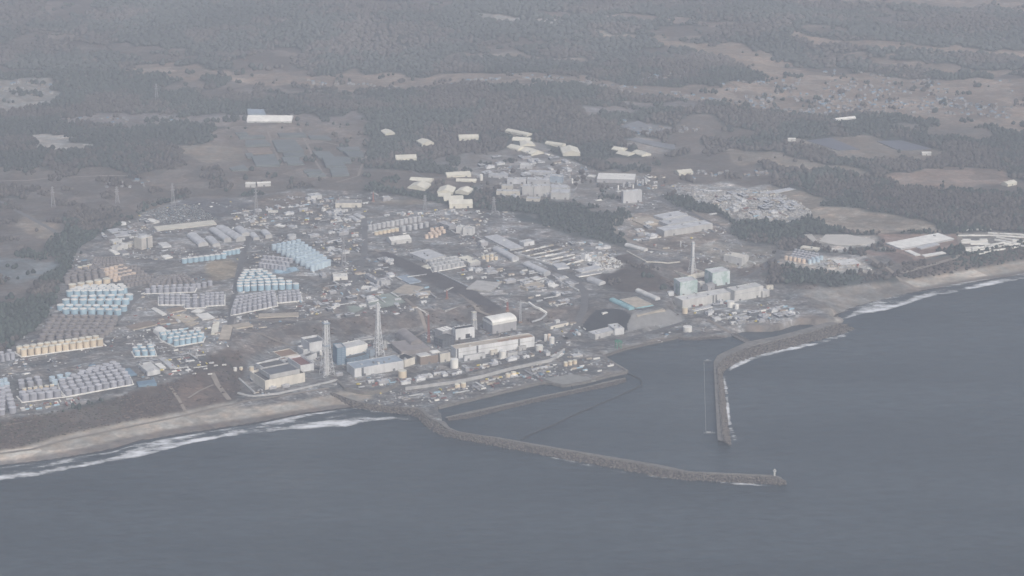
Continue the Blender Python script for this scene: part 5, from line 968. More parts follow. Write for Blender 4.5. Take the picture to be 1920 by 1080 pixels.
# ------------------------------------------------------------------ stockpiles, solar fields, ponds
ST_ = nmat('stockpile_cover', PAL['stockpile'], .8, .2, .03)
for i, (p, l) in enumerate([([(585, 265), (770, 262), (790, 282), (600, 286)], 'covered stockpile at the upper left of the rows'), ([(640, 300), (790, 298), (832, 340), (642, 343)], 'covered stockpile above the pinkish plot'), ([(880, 245), (1080, 250), (1100, 275), (900, 276)], 'top covered stockpile in front of the long white hall'),
 ([(840, 300), (1010, 295), (1082, 386), (882, 387)], 'largest covered stockpile in the centre of the rows'), ([(690, 438), (858, 426), (902, 490), (722, 492)], 'covered stockpile at the lower left of the rows'), ([(912, 430), (1050, 430), (1040, 455), (930, 460)], 'greenish stockpile below the largest one'), ([(950, 463), (1060, 461), (1082, 479), (962, 481)], 'narrow bright green stockpile'),
 ([(1142, 380), (1270, 385), (1322, 435), (1192, 437)], 'stockpile right of the central track'), ([(1217, 446), (1340, 446), (1400, 500), (1247, 502)], 'stockpile right of the central track, nearer the woods road'), ([(1320, 350), (1490, 350), (1502, 376), (1352, 379)], 'uppermost stockpile at the right end'), ([(1372, 390), (1520, 392), (1530, 425), (1422, 430)], 'stockpile at the right end below the uppermost one'),
 ([(520, 507), (630, 487), (662, 521), (542, 526)], 'lone stockpile at the far lower left of the rows'), ([(1076, 525), (1200, 520), (1220, 538), (1086, 545)], 'upper of two thin stockpiles near the woods'), ([(1101, 552), (1230, 549), (1246, 566), (1116, 571)], 'lower of two thin stockpiles near the woods'), ([(1330, 440), (1420, 438), (1440, 468), (1360, 472)], 'small dull stockpile between the right hand plots'), ([(560, 240), (640, 236), (660, 255), (575, 258)], 'narrow dull stockpile at the top left of the rows'), ([(1110, 262), (1250, 268), (1290, 295), (1130, 290)], 'dull stockpile at the top right of the rows'), ([(920, 395), (1075, 395), (1090, 420), (930, 422)], 'thin dull stockpile under the largest one'), ([(640, 400), (690, 400), (705, 428), (655, 430)], 'tiny dull stockpile left of the pinkish plot'), ([(1272, 516), (1400, 511), (1422, 560), (1292, 570)], 'dark square stockpile nearest the woods')]):
    slab('covered_stockpile', p, ST_, h=3.5, fr=N8, flat=True, lab=l, cat='stockpile', grp='covered stockpiles in rows')
slab('covered_stockpile', [(650, 360), (815, 357), (845, 395), (670, 398)], M('brown'), h=2, fr=N8, flat=True, lab='pinkish bare plot between two covered stockpiles', cat='stockpile')
slab('solar_field', [(655, 75), (780, 72), (795, 105), (660, 108)], M('bluegrey'), h=3, fr=N8, flat=True, lab='grey ribbed glass roofs behind the very long white hall', cat='greenhouse')
SOL = nmat('solar_panels', (.13, .135, .16), .45, .15, .03)
for p, l in [([(290, 337), (470, 316), (690, 405), (520, 410)], 'left dark solar field among tan fields'), ([(815, 342), (1000, 336), (1232, 400), (985, 412)], 'right grey solar field among tan fields')]: slab('solar_field', p, SOL, h=1.5, fr=N5, lab=l, cat='solar field')
for fr, p, l in [(N4, [(410, 150), (550, 108), (640, 150), (560, 198)], 'grey roofed estate in a forest clearing'), (N4, [(445, 245), (530, 240), (820, 290), (828, 328), (690, 305)], 'long grey solar terrace behind three cream tents')]: slab('solar_field', p, nmat('dull_panels', (.19, .20, .215), .7, .25, .03), h=1.5, fr=fr, lab=l, cat='solar field')
TARP = nmat('black_tarpaulin', (.03, .033, .036), .7, .3, .04); SHOT = nmat('sprayed_concrete', (.27, .27, .265), .9, .22, .05); GRN = nmat('green_sheet', (.27, .31, .275), .9, .25, .04)
drape('pit_lining', [(1240, 385), (1262, 340), (1330, 262), (1440, 238), (1548, 243), (1612, 290), (1592, 340), (1582, 415), (1555, 372), (1440, 360), (1300, 420)], TARP, Z6, lab='black lined pit wall behind the grey intake building', cat='pit lining')
drape('slope_lining', [(1612, 292), (1870, 247), (1990, 262), (1990, 345), (1560, 420), (1590, 340)], SHOT, Z6, lab='pale sprayed concrete slope below the beige platform', cat='slope lining')
drape('green_mound', [(1075, 885), (1180, 850), (1280, 842), (1362, 910), (1200, 952), (1110, 942)], GRN, Z4, dz=1.5, lab='pale green covered mound behind the slim stack', cat='mound')
drape('green_mound', [(925, 940), (990, 935), (1052, 955), (960, 1000)], GRN, Z4, dz=1.2, lab='small pale green covered mound left of the larger one', cat='mound')
drape('road_cutting', [(1150, 530), (1230, 530), (1500, 650), (1720, 740), (1930, 850), (2090, 975), (1960, 985), (1740, 830), (1500, 710), (1330, 640)], nmat('dark_bank', (.072, .066, .066), .95, .3, .05), Z4, lab='dark bank running diagonally between the two halves of the plateau', cat='bank', kind='structure')
drape('pond', [(1655, 652), (1718, 642), (1755, 660), (1720, 692), (1665, 690)], M('blue'), Z3, lab='left pale blue covered pool in front of the grey wedge', cat='pool')
drape('pond', [(1752, 652), (1818, 642), (1838, 668), (1790, 682)], M('blue'), Z3, lab='right pale blue covered pool in front of the grey wedge', cat='pool')
# ------------------------------------------------------------------ yard clutter, each a thing of its own
SITE = math.radians(27)
def m_container(c): b = MB(); b.box(-6, 6, -1.3, 1.3, 0, 2.7, 0, 1); [b.box(-6+1.5*i, -5.8+1.5*i, -1.36, -1.3, .1, 2.6, 1) for i in range(8)]; return mesh('container', b.V, b.F, [M(c), M(c)], b.M)
def m_hut(c, r_): b = MB(); b.box(-7, 7, -4, 4, -1, 3.2); b.add([(-7.3, -4.4, 3), (7.3, -4.4, 3), (7.3, 0, 4.6), (-7.3, 0, 4.6), (-7.3, 4.4, 3), (7.3, 4.4, 3)], [(0, 1, 2, 3), (3, 2, 5, 4), (0, 3, 4), (1, 5, 2)], 1); b.box(-1.5, 1.5, -4.1, -4, 0, 2.4, 2); return mesh('hut', b.V, b.F, [M(c), M(r_), M('darkgrey')], b.M)
def m_truck(c): b = MB(); b.box(-4.5, 1.8, -1.3, 1.3, 1, 3.3, 0); b.box(2.1, 4.4, -1.2, 1.2, .7, 2.9, 1); [b.box(x-.5, x+.5, s_*1.25-.15, s_*1.25+.15, 0, 1, 2) for x in (-3.2, -1.8, 3.2) for s_ in (-1, 1)]; return mesh('truck', b.V, b.F, [M(c), M('white'), M('black')], b.M)
def m_block(c): b = MB(); b.box(-10, 10, -6, 6, -1, 5.5, 0, 1); b.box(-4, 2, -3, 2, 5.5, 7.5, 0, 1); b.box(-10.3, 10.3, -6.3, 6.3, 4.9, 5.4, 1); return mesh('plant_block', b.V, b.F, [M(c), M('lightgrey')], b.M)
def m_rack(c): b = MB(); [b.bar((-14, y, 3), (14, y, 3), .5) for y in (-1.2, 0, 1.2)]; [b.bar((x, 0, -1), (x, 0, 3), .4, 1) for x in (-12, -4, 4, 12)]; return mesh('pipe_rack', b.V, b.F, [M(c), M('grey')], b.M)
PR = dict(container=[('white', m_container('white')), ('light grey', m_container('lightgrey')), ('blue', m_container('blue')), ('brown', m_container('redbrown')), ('beige', m_container('beige'))], hut=[('white roofed', m_hut('wallpale', 'offwhite')), ('grey roofed', m_hut('wallgrey', 'lightgrey')), ('brown roofed', m_hut('wallcream', 'brown'))],
 truck=[('white', m_truck('offwhite')), ('grey', m_truck('grey')), ('red', m_truck('red')), ('yellow', m_truck('yellow'))], plant_block=[('pale', m_block('wallpale')), ('grey', m_block('grey')), ('dark', m_block('darkgrey'))], pipe_rack=[('white', m_rack('offwhite')), ('grey', m_rack('grey'))])
NICE = dict(container='container', hut='hut', truck='truck', plant_block='equipment block', pipe_rack='pipe rack')
cr_ = random.Random(5)
def put(kind, x, y, where, rz=None, s_=1.0, only=None, ci=None):
    c, me = PR[kind][ci if ci is not None else cr_.randrange(len(PR[kind]))] if only is None else next(p for p in PR[kind] if p[0] == only)
    o = link(kind, me, None, (x, y, float(HGT(x, y))+.05), rz if rz is not None else SITE+cr_.choice([0, 0, math.pi/2])+cr_.uniform(-.08, .08), (s_*cr_.uniform(.8, 1.3), s_*cr_.uniform(.85, 1.2), cr_.uniform(.85, 1.25)))
    tag(o, f'small {c} {NICE[kind]} {where}', NICE[kind], f'{c} {NICE[kind]}s {where}')
def yard(poly, n, where, mix, s_=1.0, fr=FULL):
    P = Gs([fr(x, y) for x, y in poly]); x0, x1 = min(p[0] for p in P), max(p[0] for p in P); y0, y1 = min(p[1] for p in P), max(p[1] for p in P); k = t = 0; used = []
    while k < n and t < n*60:
        t += 1; x, y = cr_.uniform(x0, x1), cr_.uniform(y0, y1)
        if not inpoly(np.array([x]), np.array([y]), P)[0] or any(abs(x-a)+abs(y-b) < 11*s_ for a, b in used): continue
        used.append((x, y)); kd = cr_.choice(mix); put(kd, x, y, where, s_=s_); k += 1
MX = ['container', 'hut', 'hut', 'truck', 'plant_block', 'pipe_rack']
yard([(770, 742), (900, 713), (1000, 692), (1045, 683), (1040, 700), (960, 716), (860, 742), (800, 756)], 46, 'on the lower quay', ['container', 'truck', 'container', 'pipe_rack', 'hut'])
yard([(1070, 676), (1120, 672), (1160, 692), (1110, 700), (1070, 700)], 10, 'near the quay tip', ['container', 'truck'])
yard([(660, 718), (745, 712), (830, 700), (1040, 655), (1046, 662), (850, 705), (740, 724), (670, 727)], 44, 'before the long turbine halls', ['container', 'truck', 'plant_block', 'hut', 'pipe_rack'], .85)
yard([(860, 505), (960, 500), (1060, 520), (1090, 545), (1075, 585), (1010, 575), (940, 545), (870, 530)], 62, 'in the yard above the curved roof cover', MX)
yard([(560, 395), (670, 405), (675, 470), (640, 495), (610, 470), (570, 445)], 58, 'in the upper middle yard', MX)
yard([(640, 510), (690, 515), (760, 560), (740, 600), (650, 600), (600, 560), (600, 520)], 40, 'in the yard behind the lattice stacks', MX)
yard([(300, 655), (385, 660), (430, 690), (400, 705), (320, 705), (270, 690)], 30, 'in the reddish works yard on the left', ['container', 'truck', 'truck', 'pipe_rack'], .9)
yard([(40, 765), (150, 745), (150, 755), (42, 775)], 22, 'in the strip below the coastal tanks', ['container', 'truck'], .8)
yard([(190, 440), (260, 400), (290, 410), (270, 440), (210, 470)], 22, 'in the office yard', ['hut', 'truck', 'plant_block'], .8)
yard([(440, 400), (545, 380), (560, 400), (480, 430), (440, 425)], 30, 'in the reddish upper yard', MX, .9)
yard([(700, 395), (880, 395), (930, 400), (900, 430), (850, 425), (700, 405)], 34, 'at the head of the plateau', ['hut', 'container', 'truck'], .8)
yard([(1345, 590), (1480, 573), (1500, 590), (1400, 612), (1360, 610)], 36, 'in the northern cove yard', ['container', 'truck', 'plant_block', 'hut'], .9)
yard([(1060, 455), (1130, 455), (1170, 480), (1160, 505), (1110, 500)], 30, 'beside the wooded gully', ['hut', 'container', 'plant_block'], .8)
yard([(890, 300), (1000, 285), (1060, 300), (1080, 335), (1100, 370), (940, 372)], 44, 'round the incinerator complex', ['plant_block', 'hut', 'pipe_rack', 'plant_block'], 1.1)
yard([(1190, 330), (1250, 325), (1260, 345), (1210, 360)], 14, 'by the tall pale block', ['hut', 'container'], .9)
yard([(1485, 475), (1610, 495), (1640, 510), (1560, 508)], 18, 'on the north terrace', ['container', 'hut', 'truck'], .8)
yard([(700, 480), (760, 500), (800, 520), (820, 560), (780, 590), (700, 560), (690, 520)], 26, 'left of the dark road cutting', ['hut', 'plant_block', 'pipe_rack', 'container'], 1.0)
yard([(560, 372), (640, 375), (690, 380), (690, 400), (560, 395)], 24, 'below the white and cream offices', ['hut', 'container', 'truck', 'plant_block'], .8)
yard([(850, 430), (905, 445), (1000, 500), (960, 505), (860, 500), (850, 460)], 26, 'round the upper long sheds', ['container', 'hut', 'pipe_rack', 'truck'], .8)
yard([(270, 590), (330, 575), (400, 600), (420, 630), (300, 625)], 24, 'in the middle left yard', ['container', 'truck', 'hut'], .8)
yard([(560, 540), (640, 540), (660, 600), (600, 600), (560, 575)], 26, 'right of the striped tank block', ['container', 'plant_block', 'hut', 'truck'], .85)
yard([(1070, 600), (1100, 600), (1090, 640), (1060, 650), (1040, 625)], 10, 'beside the road down to the quay', ['container', 'hut', 'truck'], .8)
yard([(1185, 420), (1340, 410), (1360, 440), (1250, 470), (1190, 450)], 26, 'round the pale warehouses', ['container', 'hut', 'truck', 'plant_block'], .9)
yard([(1265, 560), (1440, 560), (1350, 590), (1290, 590)], 22, 'before the patterned boxes hall', ['container', 'truck', 'plant_block'], .75)
yard([(460, 700), (620, 690), (640, 705), (630, 715), (480, 738)], 12, 'round the foot of the lattice stack', ['container', 'pipe_rack', 'plant_block'], .7)
# parked trailer rows in the middle yard
for r_i, (a_, b_) in enumerate([((620, 375), (850, 325)), ((680, 402), (920, 352)), ((735, 418), (970, 372)), ((790, 442), (1010, 395)), ((850, 455), (1050, 412)), ((960, 470), (1080, 440))]):
    A_, B_ = np.array(G2(*Z7(*a_))), np.array(G2(*Z7(*b_))); n = 9
    for i in range(n):
        p = A_+(B_-A_)*i/(n-1); put('container', p[0], p[1], 'in the parallel rows of the middle yard', rz=math.atan2(*(B_-A_)[::-1]), ci=cr_.choice([0, 0, 1, 1, 4]))
# rubble field: slabs and heaps
def rubble(poly, n, label, seed, mats, smin=1.5, smax=5, fr=FULL):
    P = Gs([fr(x, y) for x, y in poly]); A_ = np.array(P); r = np.random.default_rng(seed); q = []
    while len(q) < n:
        x = r.uniform(A_[:, 0].min(), A_[:, 0].max(), n); y = r.uniform(A_[:, 1].min(), A_[:, 1].max(), n); m = inpoly(x, y, P); q += list(zip(x[m], y[m]))
    q = np.array(q[:n]); ico_rocks(np.column_stack([q, HGT(q[:, 0], q[:, 1])+.5]), r.uniform(smin, smax, n), seed, mats, 'rubble_heaps', None, label=label, category='rubble', kind='stuff')
rubble([(1290, 362), (1440, 356), (1500, 380), (1525, 402), (1440, 417), (1385, 410), (1330, 388)], 1500, 'pale heaps of rubble and scrap filling the big storage yard', 3, M('concrete'), 1.2, 4.5)
rubble([(1095, 482), (1150, 480), (1170, 497), (1120, 508)], 200, 'pale rubble heap beside the wooded gully', 4, M('offwhite'), 1, 3.5)
yard([(1300, 365), (1440, 360), (1490, 380), (1510, 400), (1440, 412), (1340, 388)], 60, 'in the rubble storage yard', ['container', 'hut', 'plant_block'], 1.2)
def white_rows(a_, b_, c_, nx, ny, where, fr=N2, s_=1.0):
    A_, B_, C_ = (np.array(G2(*fr(*p))) for p in (a_, b_, c_))
    for j in range(ny):
        for i in range(nx):
            p = A_+(B_-A_)*i/max(1, nx-1)+(C_-A_)*j/max(1, ny-1)
            if cr_.random() < .88: put('container', p[0]+cr_.uniform(-2, 2), p[1]+cr_.uniform(-2, 2), where, rz=math.atan2(*(B_-A_)[::-1]), s_=s_, only='white')
white_rows((1500, 400), (1850, 340), (1500, 345), 8, 4, 'in the rows of the farthest storage yard', s_=1.5)
white_rows((1490, 315), (1620, 315), (1485, 280), 3, 4, 'in the upper pads of the farthest yard', s_=1.8)
white_rows((1720, 285), (1900, 325), (1750, 268), 7, 2, 'in the right strip of the farthest yard', s_=1.7)
white_rows((1690, 250), (1910, 262), (1690, 232), 7, 2, 'at the back of the farthest yard', s_=1.6)
white_rows((1455, 250), (1640, 250), (1460, 210), 6, 2, 'in the grey block of the farthest yard', s_=1.5)
for p, l in [([(385, 290), (430, 240), (600, 240), (800, 280), (800, 305), (620, 322), (520, 320)], 'pale flat concrete field of the north terrace'), ([(270, 240), (330, 238), (370, 290), (345, 300)], 'narrow pale slab left of the flat concrete field')]: slab('storage_pad', p, nmat('pad_concrete', (.50, .48, .44), .9, .12, .03), h=.8, fr=N2, lab=l, kind='structure')
# ------------------------------------------------------------------ car park and town
def m_car(c):
    b = MB(); b.box(-2.1, 2.1, -.85, .85, .3, .95); b.add([(-1.5, -.8, .95), (1.1, -.8, .95), (.7, -.7, 1.45), (-1.1, -.7, 1.45), (-1.5, .8, .95), (1.1, .8, .95), (.7, .7, 1.45), (-1.1, .7, 1.45)], [(0, 1, 2, 3), (5, 4, 7, 6), (1, 5, 6, 2), (4, 0, 3, 7), (3, 2, 6, 7)], 1)
    [b.box(x-.3, x+.3, s_*.85-.1, s_*.85+.1, 0, .6, 2) for x in (-1.3, 1.3) for s_ in (-1, 1)]; return b
carc = ['white', 'white', 'lightgrey', 'darkgrey', 'blue', 'offwhite', 'paleblue']; cars = [mesh('parked_car', b.V, b.F, [M(c), M('black'), M('black')], b.M) for c in carc for b in [m_car(c)]]
CP = Gs([Z3(x, y) for x, y in [(650, 240), (790, 195), (1080, 175), (1235, 285), (1180, 298), (840, 322), (760, 270)]]); A_ = np.array(CP); spots = []
u_ = np.array([math.cos(SITE), math.sin(SITE)]); v2_ = np.array([-u_[1], u_[0]]); c0 = A_.mean(0)
for j in range(-40, 41):
    for i in range(-90, 91):
        p = c0+u_*i*2.9+v2_*(j*6.2+(2.2 if j % 2 else 0))
        if inpoly(p[:1], p[1:2], CP)[0] and cr_.random() < .8: spots.append(tuple(p))
spots.sort(key=lambda p: p[1])
for p in spots[:240]:
    k = cr_.randrange(len(cars)); o = link('parked_car', cars[k], None, (p[0], p[1], float(HGT(*p))+.1), SITE+math.pi/2+cr_.uniform(-.03, .03)); tag(o, 'tiny parked car in the front rows of the crowded car park', 'car', 'cars in the crowded car park')
def many(meshes, pts, name, label, cat, rot):
    b = MB(); mats = []
    for me_b, mt in meshes: mats += mt
    for p in pts:
        k = cr_.randrange(len(meshes)); src, mt = meshes[k]; off = sum(len(m[1]) for m in meshes[:k]); a = rot(); c, s_ = math.cos(a), math.sin(a); z = float(HGT(*p[:2]))+.1; sc = p[2] if len(p) > 2 else 1
        b.add([(p[0]+(x*c-y*s_)*sc, p[1]+(x*s_+y*c)*sc, z+q*sc) for x, y, q in src.V], src.F); b.M[-len(src.F):] = [m+off for m in src.M]
    return tag(b.build(name, mats), label, cat, kind='stuff')
if len(spots) > 240: many([(m_car(c), [M(c), M('black'), M('black')]) for c in carc], spots[240:], 'parked_cars', 'hundreds of tiny parked cars filling the rest of the car park', 'cars', lambda: SITE+math.pi/2)
def b_house(): b = MB(); b.box(-6, 6, -4.5, 4.5, -1, 5.2); b.add([(-6.6, -5.2, 5), (6.6, -5.2, 5), (5, 0, 7.8), (-5, 0, 7.8), (-6.6, 5.2, 5), (6.6, 5.2, 5)], [(0, 1, 2, 3), (3, 2, 5, 4), (0, 3, 4), (1, 5, 2)], 1); b.box(-2, 2, -4.6, -4.5, 0, 2.4, 2); return b
HC = [('roofgrey', 'roofgrey'), ('grey', 'roofgrey'), ('roofgrey', 'brown'), ('grey', 'steelblue'), ('roofgrey', 'darkgrey')]
hb = b_house(); HM = [mesh('house', hb.V, hb.F, [M(a), M(b), M('darkgrey')], hb.M) for a, b in HC]
def town(poly, n, fr=FULL):
    P = Gs([fr(x, y) for x, y in poly]); A_ = np.array(P); q = []
    while len(q) < n:
        x, y = cr_.uniform(A_[:, 0].min(), A_[:, 0].max()), cr_.uniform(A_[:, 1].min(), A_[:, 1].max())
        if inpoly(np.array([x]), np.array([y]), P)[0] and vnoise(np.array([x]), np.array([y]), 90, 9)[0] > .35: q.append((x, y, cr_.uniform(.55, .9)))
    return q
H_ = town([(1170, 185), (1400, 150), (1560, 150), (1800, 185), (1900, 200), (1900, 225), (1600, 215), (1400, 200)], 420)+town([(960, 140), (1200, 165), (1180, 178), (960, 165)], 60)+town([(560, 145), (960, 145), (960, 158), (600, 165)], 70)+town([(0, 150), (100, 150), (110, 175), (0, 195)], 30)+town([(110, 222), (340, 216), (340, 232), (120, 232)], 26)
H_ += town([(1530, 130), (1900, 150), (1900, 180), (1600, 160)], 60)+town([(1190, 140), (1290, 135), (1290, 148), (1200, 150)], 30)+town([(1150, 225), (1240, 230), (1330, 245), (1200, 255)], 40)+town([(200, 340), (330, 335), (330, 355), (200, 352)], 14)+town([(1280, 320), (1440, 322), (1430, 342), (1300, 338)], 30)
H_.sort(key=lambda p: p[1])
for p in H_[:260]:
    k = cr_.randrange(len(HM)); o = link('house', HM[k], None, (p[0], p[1], float(HGT(p[0], p[1]))), cr_.uniform(0, 3.1), (p[2],)*3); tag(o, ['dull house under a grey roof', 'pale house under a plain grey roof', 'grey house under a brown roof', 'pale house under a bluish roof', 'dull house under a dark roof'][k]+' in the nearer edge of the hazy town', 'house', ['grey', 'plain grey', 'brown', 'bluish', 'dark'][k]+' roofed houses at the nearer edge of the town')
many([(b_house(), [M(a), M(b), M('darkgrey')]) for a, b in HC], H_[260:], 'distant_town', 'mass of tiny hazy roofs of the far town in the valley', 'town', lambda: cr_.uniform(0, 3.1))

# ------------------------------------------------------------------ countless small stored things over the yards
def speckle(n, seed, region, name, label):
    r = np.random.default_rng(seed); P = region; A = np.array(P); X = r.uniform(A[:, 0].min(), A[:, 0].max(), n); Y = r.uniform(A[:, 1].min(), A[:, 1].max(), n)
    i = np.clip(np.searchsorted(XS, X)-1, 0, len(XS)-2); j = np.clip(np.searchsorted(YS, Y)-1, 0, len(YS)-2); dens = vnoise(X, Y, 55, 61)*.7+vnoise(X, Y, 17, 62)*.5
    k = (clut[j, i] > .55) & inpoly(X, Y, P) & (dens > .64) & ~ROADM[j, i]
    gx_, gy_ = Z[j, np.minimum(i+1, len(XS)-1)]-Z[j, i], Z[np.minimum(j+1, len(YS)-1), i]-Z[j, i]; k &= (np.abs(gx_)+np.abs(gy_) < 2.5)
    X, Y = X[k], Y[k]; keep = np.ones(len(X), bool)
    for (cx, cy, rz, a, b, f_) in CLEAR:
        nr = np.hypot(X-cx, Y-cy) < a+b
        if nr.any(): dx, dy = X-cx, Y-cy; keep &= ~((np.abs(dx*math.cos(rz)+dy*math.sin(rz)) < a-5) & (np.abs(-dx*math.sin(rz)+dy*math.cos(rz)) < b-5))
    X, Y = X[keep], Y[keep]; n = len(X); h = HGT(X, Y); a = SITE+r.choice([0, math.pi/2], n)+r.normal(0, .12, n); L = r.lognormal(1.05, .55, n)/1.5; Wd = r.uniform(.7, 1.6, n); Hh = r.uniform(.6, 2.2, n)
    big = r.random(n) < .10; L[big] *= 2.2; Wd[big] *= 2.5
    c, s_ = np.cos(a), np.sin(a); cor = np.array([(-1, -1, 0), (1, -1, 0), (1, 1, 0), (-1, 1, 0), (-1, -1, 1), (1, -1, 1), (1, 1, 1), (-1, 1, 1)]); lx = cor[None, :, 0]*L[:, None]; ly = cor[None, :, 1]*Wd[:, None]
    V = np.stack([X[:, None]+lx*c[:, None]-ly*s_[:, None], Y[:, None]+lx*s_[:, None]+ly*c[:, None], h[:, None]-.6+cor[None, :, 2]*(Hh+.6)[:, None]], -1).reshape(-1, 3)
    Q = np.array([(0, 1, 5, 4), (1, 2, 6, 5), (2, 3, 7, 6), (3, 0, 4, 7), (4, 5, 6, 7)]); FF = (Q[None]+(np.arange(n)*8)[:, None, None]).reshape(-1, 4)
    me = bpy.data.meshes.new(name); me.vertices.add(len(V)); me.vertices.foreach_set('co', V.astype(np.float32).ravel()); me.loops.add(FF.size); me.polygons.add(len(FF)); me.loops.foreach_set('vertex_index', FF.ravel().astype(np.int32)); me.polygons.foreach_set('loop_start', (np.arange(len(FF))*4).astype(np.int32)); me.update(calc_edges=True)
    ks = ['offwhite', 'lightgrey', 'grey', 'darkgrey', 'beige', 'redbrown', 'steelblue', 'white', 'roofgrey', 'yellow']; pr = np.array([.08, .18, .26, .10, .09, .03, .04, .03, .22, .004]); pr /= pr.sum()
    for m in ks: me.materials.append(M(m))
    me.polygons.foreach_set('material_index', np.repeat(r.choice(len(ks), n, p=pr), 5).astype(np.int32)); print(name, n); tag(link(name, me), label, 'clutter', kind='stuff')
speckle(11000, 91, Gs([(0, 700), (90, 560), (140, 470), (300, 390), (560, 362), (880, 382), (1080, 425), (1110, 590), (900, 610), (560, 640), (420, 700), (40, 780)]), 'yard_clutter', 'countless small crates, pallets, pipes and machines across the plateau yards')
speckle(8000, 92, Gs([(440, 745), (560, 650), (900, 600), (1080, 600), (1290, 600), (1480, 560), (1510, 600), (1380, 625), (1170, 690), (900, 740), (800, 790), (650, 740)]), 'quayside_clutter', 'countless small crates, pipes and machines on the low ground by the halls')
speckle(8000, 93, Gs([(880, 300), (1120, 280), (1260, 340), (1500, 350), (1530, 405), (1440, 470), (1640, 490), (1640, 515), (1350, 510), (1200, 470), (1090, 385), (900, 380)]), 'terrace_clutter', 'countless small stored things on the northern terraces')
# ------------------------------------------------------------------ woods
def tree_mat():
    m = bpy.data.materials.new('tree_crowns'); m.use_nodes = True; t = m.node_tree; b = t.nodes['Principled BSDF']; b.inputs['Roughness'].default_value = .95; b.inputs['Specular IOR Level'].default_value = .1
    a = t.nodes.new('ShaderNodeAttribute'); a.attribute_name = 'crown'; t.links.new(a.outputs['Color'], b.inputs['Base Color']); return m
TM = tree_mat()
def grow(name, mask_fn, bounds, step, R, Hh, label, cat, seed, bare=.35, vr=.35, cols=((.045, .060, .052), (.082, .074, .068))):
    x0, x1, y0, y1 = bounds; r = np.random.default_rng(seed); X, Y = np.meshgrid(np.arange(x0, x1, step), np.arange(y0, y1, step))
    X = (X+r.uniform(-.45, .45, X.shape)*step).ravel(); Y = (Y+r.uniform(-.45, .45, Y.shape)*step).ravel()
    i = np.clip(np.searchsorted(XS, X)-1, 0, len(XS)-2); j = np.clip(np.searchsorted(YS, Y)-1, 0, len(YS)-2)
    k = mask_fn(j, i, X, Y, r); X = X[k]; Y = Y[k]; n = len(X)
    keep = np.ones(n, bool)
    for (cx, cy, rz, a, b, fr_) in CLEAR:
        near = np.hypot(X-cx, Y-cy) < a+b+fr_+5
        if not near.any(): continue
        dx = X-cx; dy = Y-cy; u = dx*math.cos(rz)+dy*math.sin(rz); v2 = -dx*math.sin(rz)+dy*math.cos(rz)
        for f_ in ((0,) if fr_ == 0 else (0, fr_*.5, fr_)):
            uu = dx*math.cos(rz)+(dy+f_)*math.sin(rz); vv = -dx*math.sin(rz)+(dy+f_)*math.cos(rz); keep &= ~((np.abs(uu) < a) & (np.abs(vv) < b))
    X = X[keep]; Y = Y[keep]; n = len(X)
    if n == 0: return
    ZB = HGT(X, Y); S = r.uniform(.5, 1.2, n)*(.8+.5*vnoise(X, Y, 120, 33)); grove = .75*vnoise(X, Y, 170, 31)+.35*vnoise(X, Y, 45, 34)+.15*r.random(n)
    ev = (grove > (.35+bare*.6)).astype(float)[:, None]; A, B = np.array(cols[0]), np.array(cols[1]); ev = 1-ev if False else ev
    CC = (A*ev+B*(1-ev))*r.uniform(1-vr, 1+vr, (n, 1))*(.78+.44*vnoise(X, Y, 320, 35)[:, None])
    ns = 5; rings = [(0.12, .75), (.45, 1.0), (.8, .55)]; V = []; 
    ph = r.uniform(0, 6.28, n)
    for (zz, rr) in rings:
        for s_ in range(ns):
            a = ph+2*math.pi*s_/ns; q = R*S*rr*r.uniform(.7, 1.3, n)
            V.append(np.stack([X+q*np.cos(a), Y+q*np.sin(a), ZB+Hh*S*(zz+r.uniform(-.09, .09, n))], -1))
    V.append(np.stack([X+r.uniform(-1, 1, n), Y+r.uniform(-1, 1, n), ZB+Hh*S*r.uniform(.95, 1.1, n)], -1))
    nv = len(V); VV = np.stack(V, 1).reshape(-1, 3); T = []
    for k_ in range(2):
        for s_ in range(ns):
            a, b = k_*ns+s_, k_*ns+(s_+1) % ns; T += [(a, b, b+ns), (a, b+ns, a+ns)]
    for s_ in range(ns): T.append((2*ns+s_, 2*ns+(s_+1) % ns, 3*ns))
    T = np.array(T); FF = (T[None]+(np.arange(n)*nv)[:, None, None]).reshape(-1, 3)
    me = bpy.data.meshes.new(name); me.vertices.add(len(VV)); me.vertices.foreach_set('co', VV.astype(np.float32).ravel())
    me.loops.add(FF.size); me.polygons.add(len(FF)); me.loops.foreach_set('vertex_index', FF.ravel().astype(np.int32)); me.polygons.foreach_set('loop_start', (np.arange(len(FF))*3).astype(np.int32)); me.update(calc_edges=True)
    c = me.color_attributes.new('crown', 'FLOAT_COLOR', 'POINT'); vtone = np.repeat(CC[:, None], nv, 1)*r.uniform(.8, 1.2, (n, nv, 1))  # random tone at each crown vertex
    c.data.foreach_set('color', np.concatenate([vtone, np.ones((n, nv, 1))], -1).astype(np.float32).ravel()); me.materials.append(TM)
    print(name, n); tag(link(name, me), label, cat, kind='stuff')
halfw = lambda Y: 960/F*np.hypot(Y, CAMZ)*1.08+60
def mk(ylo, yhi):
    def f(j, i, X, Y, r):
        t = tree[j, i]; t = np.where(t < .5, t*5*(vnoise(X, Y, 38, 77) > .72), t)
        return (r.random(X.shape) < t) & (np.abs(X) < halfw(Y)) & (Y >= ylo) & (Y < yhi)
    return f
grow('near_woodland', mk(0, 6000), (-1500, 1500, 4200, 6000), 8.5, 4.8, 10, 'dark mixed woodland around and between the yards of the station', 'woodland', 3)
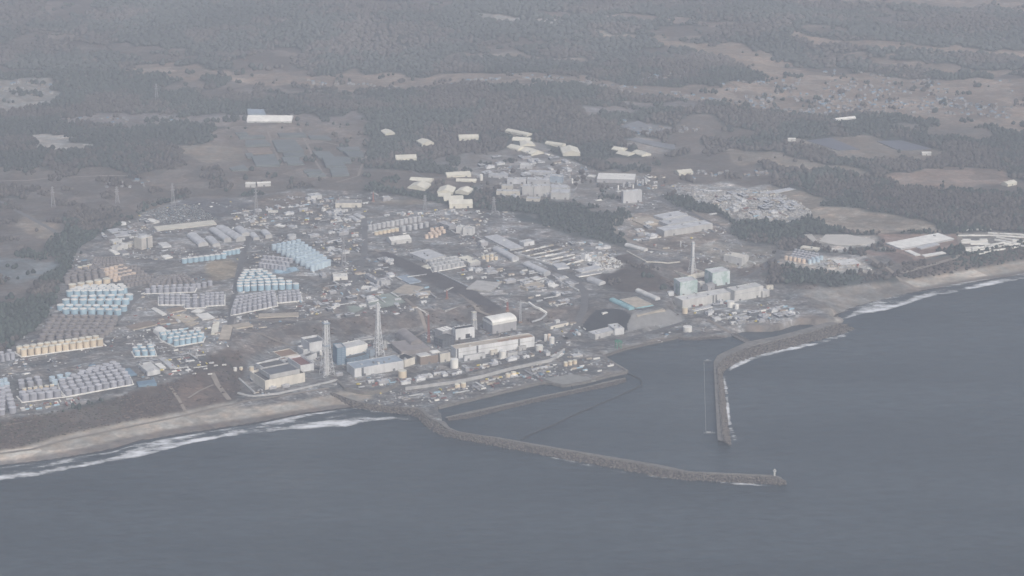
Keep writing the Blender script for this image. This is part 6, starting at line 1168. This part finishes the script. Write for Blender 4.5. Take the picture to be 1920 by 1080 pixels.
grow('inland_forest', mk(6000, 7300), (-1960, 1960, 6000, 7300), 10.5, 6.2, 12, 'hazy grey green forest on the low hills behind the station', 'forest', 4, vr=.22, cols=((.056, .068, .062), (.092, .084, .078)))
grow('distant_forest', mk(7300, 8990), (-1960, 1960, 7300, 8990), 14.5, 9, 13, 'pale hazy forest covering the far hills at the top', 'forest', 5, vr=.15, cols=((.082, .092, .088), (.115, .105, .10)))  # extra haze painted in: crowns lighter than the same trees nearby
gulx = GZ(338, 720, 25)[0]
scr = lambda j, i, X, Y, r: (Z[j, i] > 6.5) & (r.random(X.shape) < np.where(blf[j, i] | (X > gulx), .22*(vnoise(X, Y, 40, 8) > .5), .8)) & (dcl | blf)[j, i] & (np.abs(X) < halfw(Y)+200)
grow('cliff_scrub', scr, (-1800, 1900, 3900, 6600), 5.5, 3.2, 2.4, 'low brown winter scrub on the slopes above the beach and yards', 'scrub', 6, bare=.9, cols=((.07, .068, .052), (.105, .082, .070)))
grow('coastal_wood', lambda j, i, X, Y, r: (r.random(X.shape) < .85) & cn[j, i] & (np.abs(X) < halfw(Y)+200), (900, 1960, 4800, 7000), 6.5, 4.0, 6, 'dark strip of coastal wood on the slope above the northern beach', 'woodland', 9, bare=.15)
# ------------------------------------------------------------------ haze
def haze():
    m = bpy.data.materials.new('haze_air'); m.use_nodes = True; t = m.node_tree; t.nodes.remove(t.nodes['Principled BSDF'])
    v_ = t.nodes.new('ShaderNodeVolumePrincipled'); v_.inputs['Color'].default_value = HAZE_COL; v_.inputs['Density'].default_value = HAZE_DENSITY; v_.inputs['Anisotropy'].default_value = 0.0
    t.links.new(v_.outputs[0], t.nodes['Material Output'].inputs['Volume']); m.cycles.homogeneous_volume = True if hasattr(m.cycles, 'homogeneous_volume') else None
    X = float(XS[-1])+400; Y0 = float(YS[0])-400; Y1 = float(YS[-1])+400
    b = MB().box(-X, X, Y0, Y1, float(Z.min())-1, max(CAMZ+15, float(Z.max())+40)); o = b.build('haze', m); tag(o, 'grey blue haze filling the air over the whole coast', 'haze', kind='stuff')
haze()
